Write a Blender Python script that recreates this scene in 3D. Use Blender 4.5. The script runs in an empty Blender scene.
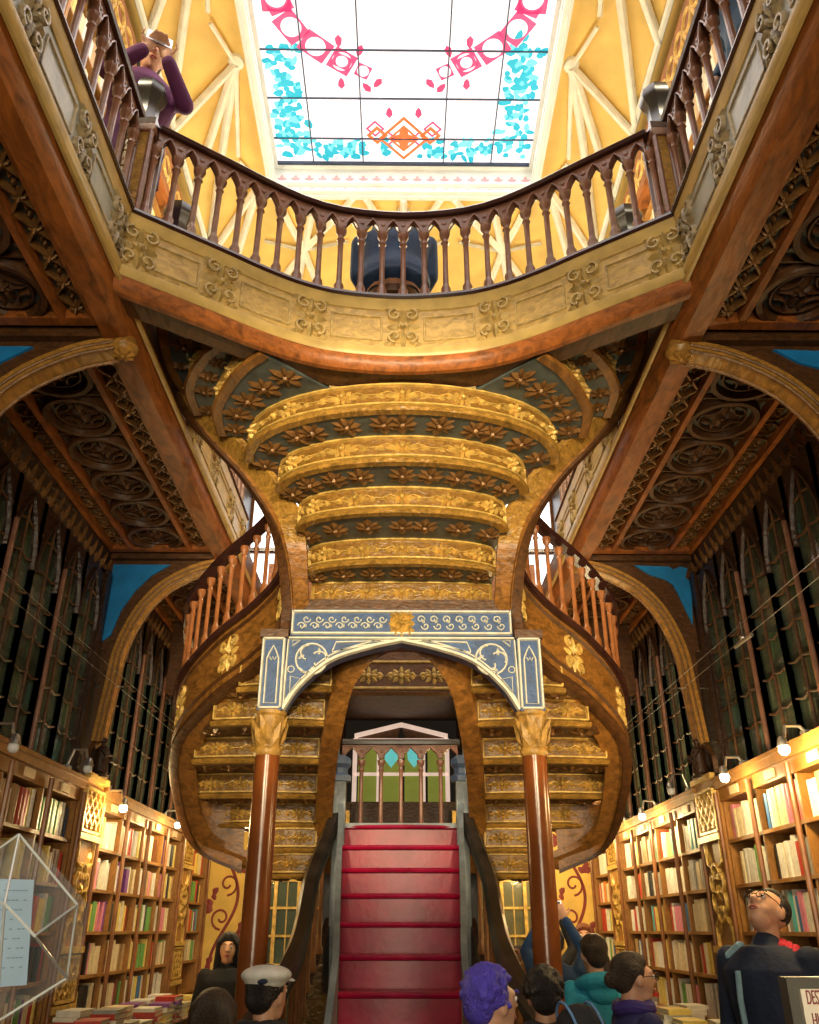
import bpy, math, random
from math import sin, cos, pi, sqrt, atan2, radians
from mathutils import Vector, Matrix, Euler
random.seed(7)
C = bpy.context.scene.collection
SC = bpy.context.scene
E = 1.6            # eye height: heights below are measured from the eye, the floor is at -E
# ------------------------------------------------------------------ camera, light, exposure
cam = bpy.data.objects.new('camera', bpy.data.cameras.new('camera')); C.objects.link(cam)
cam.data.sensor_fit = 'HORIZONTAL'; cam.data.sensor_width = 36; cam.data.lens = 36*840/819
cam.data.clip_start = 0.05
cam.location = (0, 0, E); cam.rotation_euler = (radians(90+26.45), 0, -0.0098)
SC.camera = cam
SC.view_settings.view_transform = 'Standard'; SC.view_settings.look = 'None'
SC.view_settings.exposure = 0.0; SC.view_settings.gamma = 1.0
SC.view_settings.use_curve_mapping = False
w = bpy.data.worlds.new('world'); SC.world = w; w.use_nodes = True
w.node_tree.nodes['Background'].inputs[0].default_value = (1, .75, .5, 1)
w.node_tree.nodes['Background'].inputs[1].default_value = 0.012

def light(name, kind, loc, power, color, size=.3, target=None, sizey=None, spread=None, spot=None):
    d = bpy.data.lights.new(name, kind); d.energy = power; d.color = color
    o = bpy.data.objects.new(name, d); C.objects.link(o); o.location = (loc[0], loc[1], loc[2]+E)
    if kind == 'AREA':
        d.size = size
        if sizey: d.shape = 'RECTANGLE'; d.size_y = sizey
        if spread: d.spread = spread
    else: d.shadow_soft_size = size
    if kind == 'SPOT': d.spot_size = spot or 1.6; d.spot_blend = .6
    if target is not None:
        v = Vector(target) - Vector(loc); o.rotation_euler = v.to_track_quat('-Z', 'Y').to_euler()
    return o
# added fill for assumed entrance daylight, and warm lights, all unseen
light('added_entrance_fill', 'AREA', (0, -2.6, .6), 62, (1, .84, .58), 2.0, (0, 5, 1.9), 2.4, spread=1.5)  # unseen fill added inside the closed front wall, entrance daylight only assumed
for s in (-1, 1):
    light('assumed_stair_spotlight', 'SPOT', (s*1.0, -.6, 1.6), 850, (1, .80, .48), .12, (s*.15, 5, 1.95), spot=.62)  # unseen pair, assumed from the brightly lit risers
    light('added_gallery_light', 'POINT', (s*1.75, 5.4, 4.6), 105, (1, .88, .62), .12)  # unseen lights added on the galleries to brighten the yellow vault
    light('added_gallery_light', 'POINT', (s*1.5, 7.4, 5.0), 75, (1, .88, .62), .12)
    light('added_gallery_light', 'POINT', (s*1.85, 2.6, 5.2), 40, (1, .88, .62), .12)
light('added_aisle_light', 'POINT', (1.25, 6.7, 1.0), 30, (1, .78, .42), .1)  # unseen pair added to brighten the shelves along the aisles
light('added_aisle_light', 'POINT', (-1.35, 7.4, .6), 12, (1, .78, .42), .1)
light('added_rear_room_light', 'POINT', (0, 11.4, .6), 10, (1, .75, .4), .15)  # unseen light added in the room behind the partition
light('added_rear_light', 'POINT', (-1.5, 9.6, .9), 26, (1, .72, .32), .1)  # unseen pair added to brighten the rear panels and cupboards
light('added_rear_light', 'POINT', (1.45, 9.6, .9), 60, (1, .72, .32), .1)

# ------------------------------------------------------------------ materials
MATS = {}
def mat(name, col, rough=.5, metal=0., var=.25, scale=6., bump=0., emit=0., kind='noise', col2=None, spec=.5, trans=0., alpha=1., stretch=(1,1,1)):
    if name in MATS: return MATS[name]
    m = bpy.data.materials.new(name); m.use_nodes = True; nt = m.node_tree; N = nt.nodes; L = nt.links
    b = N['Principled BSDF']
    b.inputs['Roughness'].default_value = rough; b.inputs['Metallic'].default_value = metal
    b.inputs['Specular IOR Level'].default_value = spec
    if trans: b.inputs['Transmission Weight'].default_value = trans
    if alpha < 1: b.inputs['Alpha'].default_value = alpha
    tc = N.new('ShaderNodeTexCoord'); mp = N.new('ShaderNodeMapping'); mp.inputs['Scale'].default_value = stretch
    L.new(tc.outputs['Object'], mp.inputs[0])
    if kind == 'grain':
        # fibres: two stretched noises, one fine and one broad
        mp.inputs['Scale'].default_value = (stretch[0]*1.0, stretch[1]*.35, stretch[2]*1.6)
        t = N.new('ShaderNodeTexNoise'); t.inputs['Scale'].default_value = scale*4.5; t.inputs['Detail'].default_value = 7
        t.inputs['Distortion'].default_value = 1.2; t.inputs['Roughness'].default_value = .65
        fac = t.outputs['Fac']
    else:
        t = N.new('ShaderNodeTexNoise'); t.inputs['Scale'].default_value = scale; t.inputs['Detail'].default_value = 5
        fac = t.outputs['Fac']
    L.new(mp.outputs[0], t.inputs['Vector'])
    r = N.new('ShaderNodeValToRGB'); L.new(fac, r.inputs[0])
    c2 = col2 or tuple(min(1, c*(1+var)) for c in col)
    c1 = tuple(c*(1-var) for c in col) if not col2 else col
    r.color_ramp.elements[0].color = (*c1, 1); r.color_ramp.elements[1].color = (*c2, 1)
    r.color_ramp.elements[0].position = .3; r.color_ramp.elements[1].position = .7
    L.new(r.outputs[0], b.inputs['Base Color'])
    if emit:
        L.new(r.outputs[0], b.inputs['Emission Color']); b.inputs['Emission Strength'].default_value = emit
    if bump:
        t2 = N.new('ShaderNodeTexNoise'); t2.inputs['Scale'].default_value = scale*5; t2.inputs['Detail'].default_value = 4
        L.new(mp.outputs[0], t2.inputs['Vector'])
        bp = N.new('ShaderNodeBump'); bp.inputs['Strength'].default_value = bump; bp.inputs['Distance'].default_value = .02
        L.new(t2.outputs['Fac'], bp.inputs['Height']); L.new(bp.outputs[0], b.inputs['Normal'])
    MATS[name] = m
    return m
W_DARK = mat('dark_wood', (.034, .014, .007), .36, var=.6, scale=5, bump=.5, kind='grain')
W_MID = mat('brown_wood', (.085, .033, .009), .46, var=.6, scale=4, bump=.3, kind='grain')
W_STR = mat('stair_wood', (.25, .105, .020), .40, var=.6, scale=3, bump=.5, kind='grain')
W_RED = mat('red_brown_wood', (.29, .088, .016), .44, var=.6, scale=3, bump=.25, kind='grain')
W_PURP = mat('baluster_wood', (.20, .085, .05), .33, var=.3, scale=12, bump=.15)
W_RAIL = mat('handrail_wood', (.045, .016, .012), .25, var=.3, scale=10)
W_GOLD = mat('golden_wood', (.33, .175, .032), .32, var=.6, scale=5, bump=.6, kind='grain')
GILT = mat('gilt_carving', (.62, .40, .10), .30, metal=.15, var=.35, scale=20, bump=.3)
GILT_B = mat('bronze_carving', (.20, .095, .028), .34, metal=.2, var=.4, scale=18, bump=.3)
FASC = mat('pale_oak_paint', (.47, .31, .10), .36, var=.4, scale=3, bump=.15, kind='grain')
FASC_L = mat('pale_oak_moulding', (.52, .36, .12), .38, var=.2, scale=9)
ORN_C = mat('capital_gilt', (.42, .23, .05), .32, var=.4, scale=20, bump=.3)
ORN_S = mat('silvered_carving', (.34, .27, .16), .38, var=.4, scale=20, bump=.3)
ORN_F = mat('faded_gilt_carving', (.44, .31, .11), .36, var=.35, scale=20, bump=.3)
RISP = mat('shaded_riser_wood', (.21, .105, .02), .32, var=.5, scale=5, bump=.5, kind='grain')  # ground darkened to put shade around the carved leaves into the colour
SILVER = mat('grey_green_panel', (.36, .37, .33), .40, var=.25, scale=7, bump=.15)
SLATE = mat('blue_grey_ground', (.075, .095, .09), .5, var=.35, scale=14)
BLUE = mat('blue_arch_paint', (.03, .075, .20), .5, var=.3, scale=14, bump=.2)
BLUEW = mat('cream_arch_lines', (.62, .60, .50), .5, var=.15, scale=20)
SKYB = mat('bright_blue_paint', (.01, .22, .58), .5, var=.15, scale=10)
CREAM = mat('cream_plaster', (.92, .88, .74), .6, var=.08, scale=8, bump=.1)
YEL = mat('yellow_plaster', (.84, .57, .16), .6, var=.14, scale=3, bump=.08)
WHITE = mat('white_plaster', (.85, .85, .80), .6, var=.06, scale=8)
PINK = mat('pink_plaster', (.75, .42, .45), .6, var=.1, scale=8)
FLOORM = mat('floor_boards', (.16, .08, .035), .4, var=.3, scale=6, kind='grain')
SHELF = mat('shelf_oak', (.34, .155, .035), .42, var=.3, scale=6, bump=.15, kind='grain', stretch=(1,1,.3))
SHELF_D = mat('shelf_walnut', (.10, .048, .02), .42, var=.4, scale=6, bump=.2, kind='grain')
BALW = mat('orange_baluster_wood', (.34, .12, .035), .30, var=.3, scale=12)
POST = mat('post_wood', (.26, .105, .035), .32, var=.3, scale=10)
GREY = mat('grey_blue_stair_board', (.14, .17, .19), .42, var=.35, scale=7, bump=.2)
BLACKW = mat('black_brown_rail', (.028, .022, .018), .28, var=.5, scale=9)
IVORY = mat('ivory_label', (.80, .62, .36), .5, var=.08)
METAL = mat('lamp_metal', (.55, .56, .58), .3, metal=.9, var=.05)
BLACK = mat('black_metal', (.02, .02, .022), .35, var=.1)

def red_carpet():
    m = mat('red_stair_paint', (.27, .001, .026), .32, var=.3, scale=5, bump=.05, spec=.3)
    nt = m.node_tree; N = nt.nodes; L = nt.links; b = N['Principled BSDF']
    # paler middle of the treads: wear, with a sheen painted into the colour
    tc = N.new('ShaderNodeTexCoord'); sp = N.new('ShaderNodeSeparateXYZ'); L.new(tc.outputs['Object'], sp.inputs[0])
    ab = N.new('ShaderNodeMath'); ab.operation = 'ABSOLUTE'; L.new(sp.outputs[0], ab.inputs[0])
    mr = N.new('ShaderNodeMapRange'); mr.inputs[1].default_value = .30; mr.inputs[2].default_value = .03
    mr.inputs[3].default_value = 0; mr.inputs[4].default_value = .3; L.new(ab.outputs[0], mr.inputs[0])
    nz = N.new('ShaderNodeTexNoise'); nz.inputs['Scale'].default_value = 7; nz.inputs['Detail'].default_value = 6
    L.new(tc.outputs['Object'], nz.inputs['Vector'])
    cr = N.new('ShaderNodeValToRGB'); cr.color_ramp.elements[0].position = .42; cr.color_ramp.elements[1].position = .72
    L.new(nz.outputs['Fac'], cr.inputs[0])
    mu = N.new('ShaderNodeMath'); mu.operation = 'MULTIPLY'; L.new(mr.outputs[0], mu.inputs[0]); L.new(cr.outputs[0], mu.inputs[1])
    mx = N.new('ShaderNodeMix'); mx.data_type = 'RGBA'
    old = b.inputs['Base Color'].links[0].from_socket
    L.new(mu.outputs[0], mx.inputs['Factor']); L.new(old, mx.inputs['A']); mx.inputs['B'].default_value = (.50, .05, .17, 1)
    L.new(mx.outputs['Result'], b.inputs['Base Color'])
    return m
RED = red_carpet()
def glow(name, col, s):
    if name in MATS: return MATS[name]
    m = bpy.data.materials.new(name); m.use_nodes = True; N = m.node_tree.nodes; b = N['Principled BSDF']
    b.inputs['Base Color'].default_value = (*[c*.5 for c in col], 1); b.inputs['Emission Color'].default_value = (*col, 1)
    tc = N.new('ShaderNodeTexCoord'); t = N.new('ShaderNodeTexNoise'); t.inputs['Scale'].default_value = 9
    m.node_tree.links.new(tc.outputs['Object'], t.inputs['Vector'])
    mr = N.new('ShaderNodeMapRange'); mr.inputs[3].default_value = s*.8; mr.inputs[4].default_value = s*1.2
    m.node_tree.links.new(t.outputs['Fac'], mr.inputs[0]); m.node_tree.links.new(mr.outputs[0], b.inputs['Emission Strength'])
    MATS[name] = m; return m
def glass(name, col, rough=.05, alpha=.35):
    if name in MATS: return MATS[name]
    m = mat(name, col, rough, var=.2, scale=3, spec=.8, alpha=alpha)
    return m
GLASS = glass('cabinet_glass', (.11, .16, .12), .08, .40)

# ------------------------------------------------------------------ mesh helpers
class MB:
    def __init__(s): s.v = []; s.f = []; s.m = []; s.cm = 0
    def add(s, vs, fs):
        n = len(s.v); s.v += [tuple(p) for p in vs]; s.f += [tuple(i+n for i in f) for f in fs]; s.m += [s.cm]*len(fs); return s
    def box(s, x0, x1, y0, y1, z0, z1):
        return s.add([(x0,y0,z0),(x1,y0,z0),(x1,y1,z0),(x0,y1,z0),(x0,y0,z1),(x1,y0,z1),(x1,y1,z1),(x0,y1,z1)],
                     [(0,3,2,1),(4,5,6,7),(0,1,5,4),(1,2,6,5),(2,3,7,6),(3,0,4,7)])
    def hexa(s, a, b):          # two quads joined into a solid
        return s.add(list(a)+list(b), [(0,1,2,3),(7,6,5,4),(0,4,5,1),(1,5,6,2),(2,6,7,3),(3,7,4,0)])
    def tube(s, pts, r, n=8, cap=True):
        pts = [Vector(p) for p in pts]; k = len(pts); rs = r if isinstance(r, (list, tuple)) else [r]*k
        vs = []; up = None
        for i, p in enumerate(pts):
            t = (pts[min(i+1,k-1)] - pts[max(i-1,0)]).normalized()
            if up is None: up = Vector((0,0,1)) if abs(t.z) < .9 else Vector((1,0,0))
            a = t.cross(up)
            if a.length < 1e-4: a = t.cross(Vector((0,1,0)))
            a.normalize(); b = a.cross(t); up = b
            for j in range(n):
                q = 2*pi*j/n; vs.append(p + a*(rs[i]*cos(q)) + b*(rs[i]*sin(q)))
        fs = [(i*n+j, i*n+(j+1)%n, (i+1)*n+(j+1)%n, (i+1)*n+j) for i in range(k-1) for j in range(n)]
        if cap: fs += [tuple(range(n-1,-1,-1)), tuple((k-1)*n+j for j in range(n))]
        return s.add(vs, fs)
    def lathe(s, prof, c=(0,0,0), n=14, sx=1, sy=1, ph=0):
        vs = [(c[0]+r*sx*cos(2*pi*j/n+ph), c[1]+r*sy*sin(2*pi*j/n+ph), c[2]+z) for r, z in prof for j in range(n)]
        k = len(prof)
        fs = [(i*n+j, i*n+(j+1)%n, (i+1)*n+(j+1)%n, (i+1)*n+j) for i in range(k-1) for j in range(n)]
        fs += [tuple(range(n-1,-1,-1)), tuple((k-1)*n+j for j in range(n))]
        return s.add(vs, fs)
    def ball(s, c, r, n=12, m=8, M=None):
        rx, ry, rz = r if isinstance(r, (tuple, list)) else (r, r, r)
        vs = []; c = Vector(c)
        for i in range(1, m):
            a = pi*i/m
            for j in range(n):
                b = 2*pi*j/n; vs.append(Vector((rx*sin(a)*cos(b), ry*sin(a)*sin(b), rz*cos(a))))
        vs += [Vector((0,0,rz)), Vector((0,0,-rz))]
        if M is not None: vs = [M @ v for v in vs]
        vs = [c+v for v in vs]; T = (m-1)*n
        fs = [(i*n+j, (i+1)*n+j, (i+1)*n+(j+1)%n, i*n+(j+1)%n) for i in range(m-2) for j in range(n)]
        fs += [(T, j, (j+1)%n) for j in range(n)] + [(T+1, (m-2)*n+(j+1)%n, (m-2)*n+j) for j in range(n)]
        return s.add(vs, fs)
    def sweep(s, path, prof, side=1, closed=False):
        # prof: (a, b) pairs, a along the horizontal normal of the path, b up
        path = [Vector(p) for p in path]; k = len(path); n = len(prof); vs = []
        for i, p in enumerate(path):
            if closed: t = path[(i+1)%k] - path[(i-1)%k]
            else: t = path[min(i+1,k-1)] - path[max(i-1,0)]
            t.z = 0; t.normalize(); nn = Vector((t.y, -t.x, 0))*side
            vs += [p + nn*a + Vector((0,0,b)) for a, b in prof]
        kk = k if closed else k-1
        fs = [(i*n+j, i*n+(j+1)%n, ((i+1)%k)*n+(j+1)%n, ((i+1)%k)*n+j) for i in range(kk) for j in range(n)]
        if not closed: fs += [tuple(range(n-1,-1,-1)), tuple((k-1)*n+j for j in range(n))]
        return s.add(vs, fs)
    def loft(s, A, B, thick=(0,0,.04)):
        # solid sheet between polylines A and B of equal length
        t = Vector(thick); n = len(A)
        vs = [Vector(p) for p in A] + [Vector(p) for p in B] + [Vector(p)+t for p in A] + [Vector(p)+t for p in B]
        fs = []
        for i in range(n-1):
            fs += [(i,i+1,n+i+1,n+i), (2*n+i,3*n+i,3*n+i+1,2*n+i+1), (i,2*n+i,2*n+i+1,i+1), (n+i,n+i+1,3*n+i+1,3*n+i)]
        fs += [(0,n,3*n,2*n), (n-1,3*n-1,4*n-1,2*n-1)]
        return s.add(vs, fs)
    def build(s, name, m, parent=None, local=False, smooth=.6):
        off = Vector((0,0,0)) if local else Vector((0,0,E)) - (Vector(parent['_w']) if parent is not None else Vector((0,0,0)))
        me = bpy.data.meshes.new(name); me.from_pydata([tuple(Vector(p)+off) for p in s.v], [], s.f)
        ms = m if isinstance(m, (list, tuple)) else [m]
        for x in ms: me.materials.append(x)
        if len(ms) > 1: me.polygons.foreach_set('material_index', s.m)
        if smooth:
            me.polygons.foreach_set('use_smooth', [True]*len(me.polygons)); me.set_sharp_from_angle(angle=smooth)
        me.update()
        o = bpy.data.objects.new(name, me); C.objects.link(o)
        if parent is not None: o.parent = parent; 
        o['_w'] = parent['_w'] if parent is not None else (0,0,0)
        return o
def thing(name, label, cat, loc=(0,0,-1.6), group=None, rz=0):
    o = bpy.data.objects.new(name, None); C.objects.link(o); o.empty_display_size = .1
    o.location = (loc[0], loc[1], loc[2]+E); o.rotation_euler = (0,0,rz)
    o['_w'] = (loc[0], loc[1], loc[2]+E); o['label'] = label; o['category'] = cat
    if group: o['group'] = group
    return o
def tag(o, label, cat=None, group=None, kind=None):
    o['label'] = label
    if cat: o['category'] = cat
    if group: o['group'] = group
    if kind: o['kind'] = kind
    return o
def struct(name, mb, m, parent=None):
    o = mb.build(name, m, parent)
    if parent is None: o['kind'] = 'structure'
    return o
def copy_part(src, name, parent, loc, rz=0, scale=None):
    o = bpy.data.objects.new(name, src.data if hasattr(src, 'data') else src); C.objects.link(o)
    pw = parent['_w']; o.parent = parent
    o.location = (loc[0]-pw[0], loc[1]-pw[1], loc[2]+E-pw[2]); o.rotation_euler = (0,0,rz)
    if scale: o.scale = scale
    return o
# relief carved in panel coordinates: P(u, w, d) -> point, d is height off the panel
def strip(mb, P, pts, wd, h, closed=False):
    k = len(pts); vs = []
    for i, p in enumerate(pts):
        a = pts[(i-1)%k] if (closed or i) else pts[0]; b = pts[(i+1)%k] if (closed or i < k-1) else pts[-1]
        tx, ty = b[0]-a[0], b[1]-a[1]; l = sqrt(tx*tx+ty*ty) or 1; nx, ny = -ty/l, tx/l
        for q, d in ((.5,0),(.28,h),(-.28,h),(-.5,0)):
            vs.append(P(p[0]+nx*wd*q, p[1]+ny*wd*q, d))
    kk = k if closed else k-1
    mb.add(vs, [(i*4+j, i*4+j+1, ((i+1)%k)*4+j+1, ((i+1)%k)*4+j) for i in range(kk) for j in range(3)])
def petal(mb, P, cu, cw, ang, L, W, h):
    ca, sa = cos(ang), sin(ang)
    o = [(0,0,0),(.3*L,.5*W,0),(.72*L,.38*W,0),(L,0,0),(.72*L,-.38*W,0),(.3*L,-.5*W,0),(.3*L,0,h),(.72*L,0,h*.8)]
    mb.add([P(cu+x*ca-y*sa, cw+x*sa+y*ca, d) for x, y, d in o], [(0,1,6),(1,2,7,6),(2,3,7),(3,4,7),(4,5,6,7),(5,0,6)])
def rosette(mb, P, cu, cw, r, n=6, h=.012, ph=0):
    for i in range(n): petal(mb, P, cu, cw, ph+2*pi*i/n, r, r*.75, h)
    bud(mb, P, cu, cw, r*.3, h*1.5)
def bud(mb, P, cu, cw, r, h, n=6):
    vs = [P(cu+r*cos(2*pi*i/n), cw+r*sin(2*pi*i/n), 0) for i in range(n)] + [P(cu+.6*r*cos(2*pi*i/n), cw+.6*r*sin(2*pi*i/n), h*.8) for i in range(n)] + [P(cu, cw, h)]
    mb.add(vs, [(i,(i+1)%n,n+(i+1)%n,n+i) for i in range(n)] + [(n+i, n+(i+1)%n, 2*n) for i in range(n)])
def circ(cu, cw, r, n=20, a0=0, a1=2*pi, sx=1, sy=1):
    full = abs(a1-a0-2*pi) < 1e-6
    m = n if full else n+1
    return [(cu+r*sx*cos(a0+(a1-a0)*i/n), cw+r*sy*sin(a0+(a1-a0)*i/n)) for i in range(m)]
def spiral(cu, cw, r, turns, a0, sgn=1, n=14):
    return [(cu+r*(1-.8*i/n)*cos(a0+sgn*2*pi*turns*i/n), cw+r*(1-.8*i/n)*sin(a0+sgn*2*pi*turns*i/n)) for i in range(n+1)]
def frame(mb, P, u0, u1, w0, w1, t, h, n=1):
    for (a, b) in (((u0,w0),(u1,w0)),((u0,w1),(u1,w1))):
        strip(mb, P, [(a[0]+(b[0]-a[0])*i/n, a[1]) for i in range(n+1)], t, h)
    for u in (u0, u1): strip(mb, P, [(u,w0),(u,w1)], t, h)
def leaf_unit(mb, P, cu, cw, U, H, h=.010):
    # one flower with leafy wings, as carved on each riser
    bud(mb, P, cu, cw, H*.16, h*1.6)
    petal(mb, P, cu, cw+H*.08, pi/2, H*.36, H*.2, h); petal(mb, P, cu, cw-H*.08, -pi/2, H*.34, H*.2, h)
    for s in (-1, 1):
        a = 0 if s > 0 else pi
        petal(mb, P, cu+s*H*.1, cw, a, U*.26, H*.26, h)
        petal(mb, P, cu+s*H*.12, cw+H*.05, a+s*.75, H*.36, H*.2, h*.9)
        petal(mb, P, cu+s*H*.12, cw-H*.05, a-s*.75, H*.36, H*.2, h*.9)
        petal(mb, P, cu+s*U*.28, cw+H*.12, a-s*.35, U*.2, H*.2, h*.8)
        petal(mb, P, cu+s*U*.28, cw-H*.12, a+s*.35, U*.2, H*.2, h*.8)
        strip(mb, P, [(cu+s*U*.1, cw), (cu+s*U*.25, cw+H*.16), (cu+s*U*.38, cw), (cu+s*U*.5, cw-H*.02)], H*.06, h*.6)
def curve_map(path, z0=None, side=1):
    path = [Vector(p) for p in path]; ls = [0]
    for i in range(1, len(path)): ls.append(ls[-1] + (path[i]-path[i-1]).length)
    k = len(path)
    nrm = []
    for i in range(k):
        t = path[min(i+1,k-1)] - path[max(i-1,0)]; t.z = 0; t.normalize(); nrm.append(Vector((t.y, -t.x, 0))*side)
    def P(u, w, d):
        u = max(0, min(ls[-1], u)); i = 0
        while i < k-2 and ls[i+1] < u: i += 1
        f = (u-ls[i])/max(1e-6, ls[i+1]-ls[i])
        p = path[i].lerp(path[i+1], f); n = nrm[i].lerp(nrm[i+1], f)
        return p + n*d + Vector((0,0,w))
    return P, ls[-1]
def crom(pts, n=6):
    # smooth curve through points
    P = [Vector(p) for p in pts]; P = [P[0]*2-P[1]] + P + [P[-1]*2-P[-2]]; out = []
    for i in range(1, len(P)-2):
        for j in range(n):
            t = j/n; a, b, c, d = P[i-1], P[i], P[i+1], P[i+2]
            out.append(.5*((2*b) + (c-a)*t + (2*a-5*b+4*c-d)*t*t + (3*b-a-3*c+d)*t**3))
    out.append(P[-2]); return out
def resample(path, step):
    P, L = curve_map(path); n = max(1, round(L/step)); return [P(L*i/n, 0, 0) for i in range(n+1)]
# ================================================================== the shell of the shop
F0, F1 = 2.74, 3.20; G0 = 2.81          # underside and top of the gallery fascia
RB, RT = 3.255, 3.915          # baluster foot, handrail top
GX, WX, YB = 1.37, 2.42, 12.2
struct('floor', MB().box(-WX-.3, WX+.3, -2.9, YB+.3, -1.75, -1.6), FLOORM)
for s, nm in ((-1, 'wall_left'), (1, 'wall_right')):
    struct(nm, MB().box(min(s*WX, s*(WX+.2)), max(s*WX, s*(WX+.2)), -2.9, YB, -1.6, 7.3), W_DARK)
struct('wall_back', MB().box(-WX-.2, -.8, YB, YB+.2, -1.6, 7.3).box(.8, WX+.2, YB, YB+.2, -1.6, 7.3).box(-.8, .8, YB, YB+.2, -1.6, 1.5).box(-.8, .8, YB, YB+.2, 2.75, 7.3), W_DARK)
struct('wall_front', MB().box(-WX-.2, WX+.2, -3.1, -2.9, -1.6, 7.3), W_DARK)
# upper rear wall: white plaster with tall windows
m = MB(); m.box(-WX, WX, YB-.06, YB, F1, 7.2); o = m.build('wall_rear_upper', WHITE); o['kind'] = 'structure'
DAY = glow('daylight_glass', (.95, .98, 1.0), 2.6)
for n, x in ((2, -1.98), (3, -.66), (4, .66), (5, 1.98)):
    wn = MB()
    for a, b, c, d in ((-.44,-.40,4.0,6.3),(.40,.44,4.0,6.3),(-.44,.44,3.96,4.04),(-.44,.44,6.26,6.32),(-.44,.44,5.28,5.32),(-.012,.012,4,6.3)):
        wn.box(x+a, x+b, YB-.12, YB-.04, c, d)
    o = wn.build('window_%d' % n, POST); o['kind'] = 'structure'
    o['_w'] = (0,0,0)
    g = MB().box(x-.41, x+.41, YB-.08, YB-.065, 4.0, 6.28).build('pane', DAY, o)

# rear ground-floor window seen under the stair arch
wn = thing('rear_window', 'small leaded window of green and blue glass under a pale gabled lintel behind the landing', 'window', (0, YB-.05, 1.5))
m = MB(); fr = glow('glowing_window_frame', (.85, .62, .50), .75)  # frame and lintel brightness put in as glow, no lamp there
for x0, x1, z0, z1 in ((-.68,-.62,1.5,2.42),(.62,.68,1.5,2.42),(-.68,.68,2.38,2.44),(-.34,-.31,1.5,2.4),(-.015,.015,1.5,2.4),(.31,.34,1.5,2.4),(-.66,.66,1.93,1.97)):
    m.box(x0, x1, YB-.06, YB, z0, z1)
m.build('window_frame', fr, wn)
m = MB(); m.hexa([(-.66,YB-.14,2.44),(0,YB-.14,2.60),(0,YB-.14,2.65),(-.66,YB-.14,2.49)], [(-.66,YB-.02,2.44),(0,YB-.02,2.60),(0,YB-.02,2.65),(-.66,YB-.02,2.49)])
m.hexa([(.66,YB-.14,2.44),(0,YB-.14,2.60),(0,YB-.14,2.65),(.66,YB-.14,2.49)], [(.66,YB-.02,2.44),(0,YB-.02,2.60),(0,YB-.02,2.65),(.66,YB-.02,2.49)])
m.build('gabled_lintel', fr, wn)
GG = glow('green_yellow_glass', (.30, .34, .05), .42); BG = glow('blue_green_glass', (.12, .50, .48), .9)
for i in range(4):
    x = -.62+.325*i
    for j, (z0, z1) in enumerate(((1.52,1.93),(1.97,2.38))): MB().box(x+.02, x+.29, YB-.03, YB-.015, z0, z1).build('pane', GG, wn)
    if i in (1, 2):
        P = lambda u, w, d, x=x: Vector((x+.155+u, YB-.035-d, 2.18+w))
        q = MB(); q.add([P(a, b, 0) for a, b in ((0,-.14),(.09,-.03),(.10,.12),(-.10,.12),(-.09,-.03))] + [P(a, b, .01) for a, b in ((0,-.14),(.09,-.03),(.10,.12),(-.10,.12),(-.09,-.03))], [(4,3,2,1,0),(5,6,7,8,9)]+[(k,(k+1)%5,5+(k+1)%5,5+k) for k in range(5)])
        q.build('glass_shield', BG, wn)
q = MB()
for x in (-.36,.36): q.hexa([(x-.3,YB-.05,2.45),(x+.3 if x<0 else x+.3,YB-.05,2.45),(0,YB-.05,2.62),(0,YB-.05,2.62)], [(x-.3,YB-.02,2.45),(x+.3,YB-.02,2.45),(0,YB-.02,2.62),(0,YB-.02,2.62)])
q.build('gable_pane', W_MID, wn)

# partition behind the stair at ground level with its dark wainscot
struct('wall_rear_low', MB().box(-.85, .85, 10.6, 10.7, -1.6, 1.38).box(-WX, -.85, 10.6, 10.7, -1.6, F0).box(.85, WX, 10.6, 10.7, -1.6, F0), W_DARK)
# galleries: floors (slabs)
m = MB()
for s in (-1, 1): m.box(min(s*(GX+.05), s*WX), max(s*(GX+.05), s*WX), -2.9, YB, F0+.10, F1-.06)
m.box(-GX-.05, GX+.05, 8.05, YB, F0+.10, F1-.06)
struct('gallery_floor', m, W_MID)

# coffered, traceried undersides of the side galleries
def edge_beam(s):
    m = MB(); m.add([(s*a, y, b) for y in (-1.5, 8.1) for a, b in ((GX,G0-.005),(GX+.02,F0-.02),(GX+.05,F0-.05),(1.52,F0-.05),(1.52,G0+.05),(GX,G0+.05))], [(0,1,2,3,4,5),(11,10,9,8,7,6)]+[(i,(i+1)%6,6+(i+1)%6,6+i) for i in range(6)])
    o = m.build('gallery_edge_beam', W_RED)
    tag(o, '%s red-brown beam along the %s gallery edge, running from the front to the rear' % (('long smooth',)*1 + (('left' if s < 0 else 'right'),)), 'beam', 'gallery edge beams')
    m = MB(); m.tube([(s*(GX-.012), y, G0-.02) for y in (-1.5, 8.1)], .014, 6); o['_w'] = (0,0,0); m.build('edge_moulding', FASC_L, o)
for s in (-1, 1): edge_beam(s)
BAYS = [(-1.5, .45), (.75, 3.38), (3.62, 6.22), (6.48, 10.5)]
bayname = ['front', 'near', 'middle', 'rear']
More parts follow.
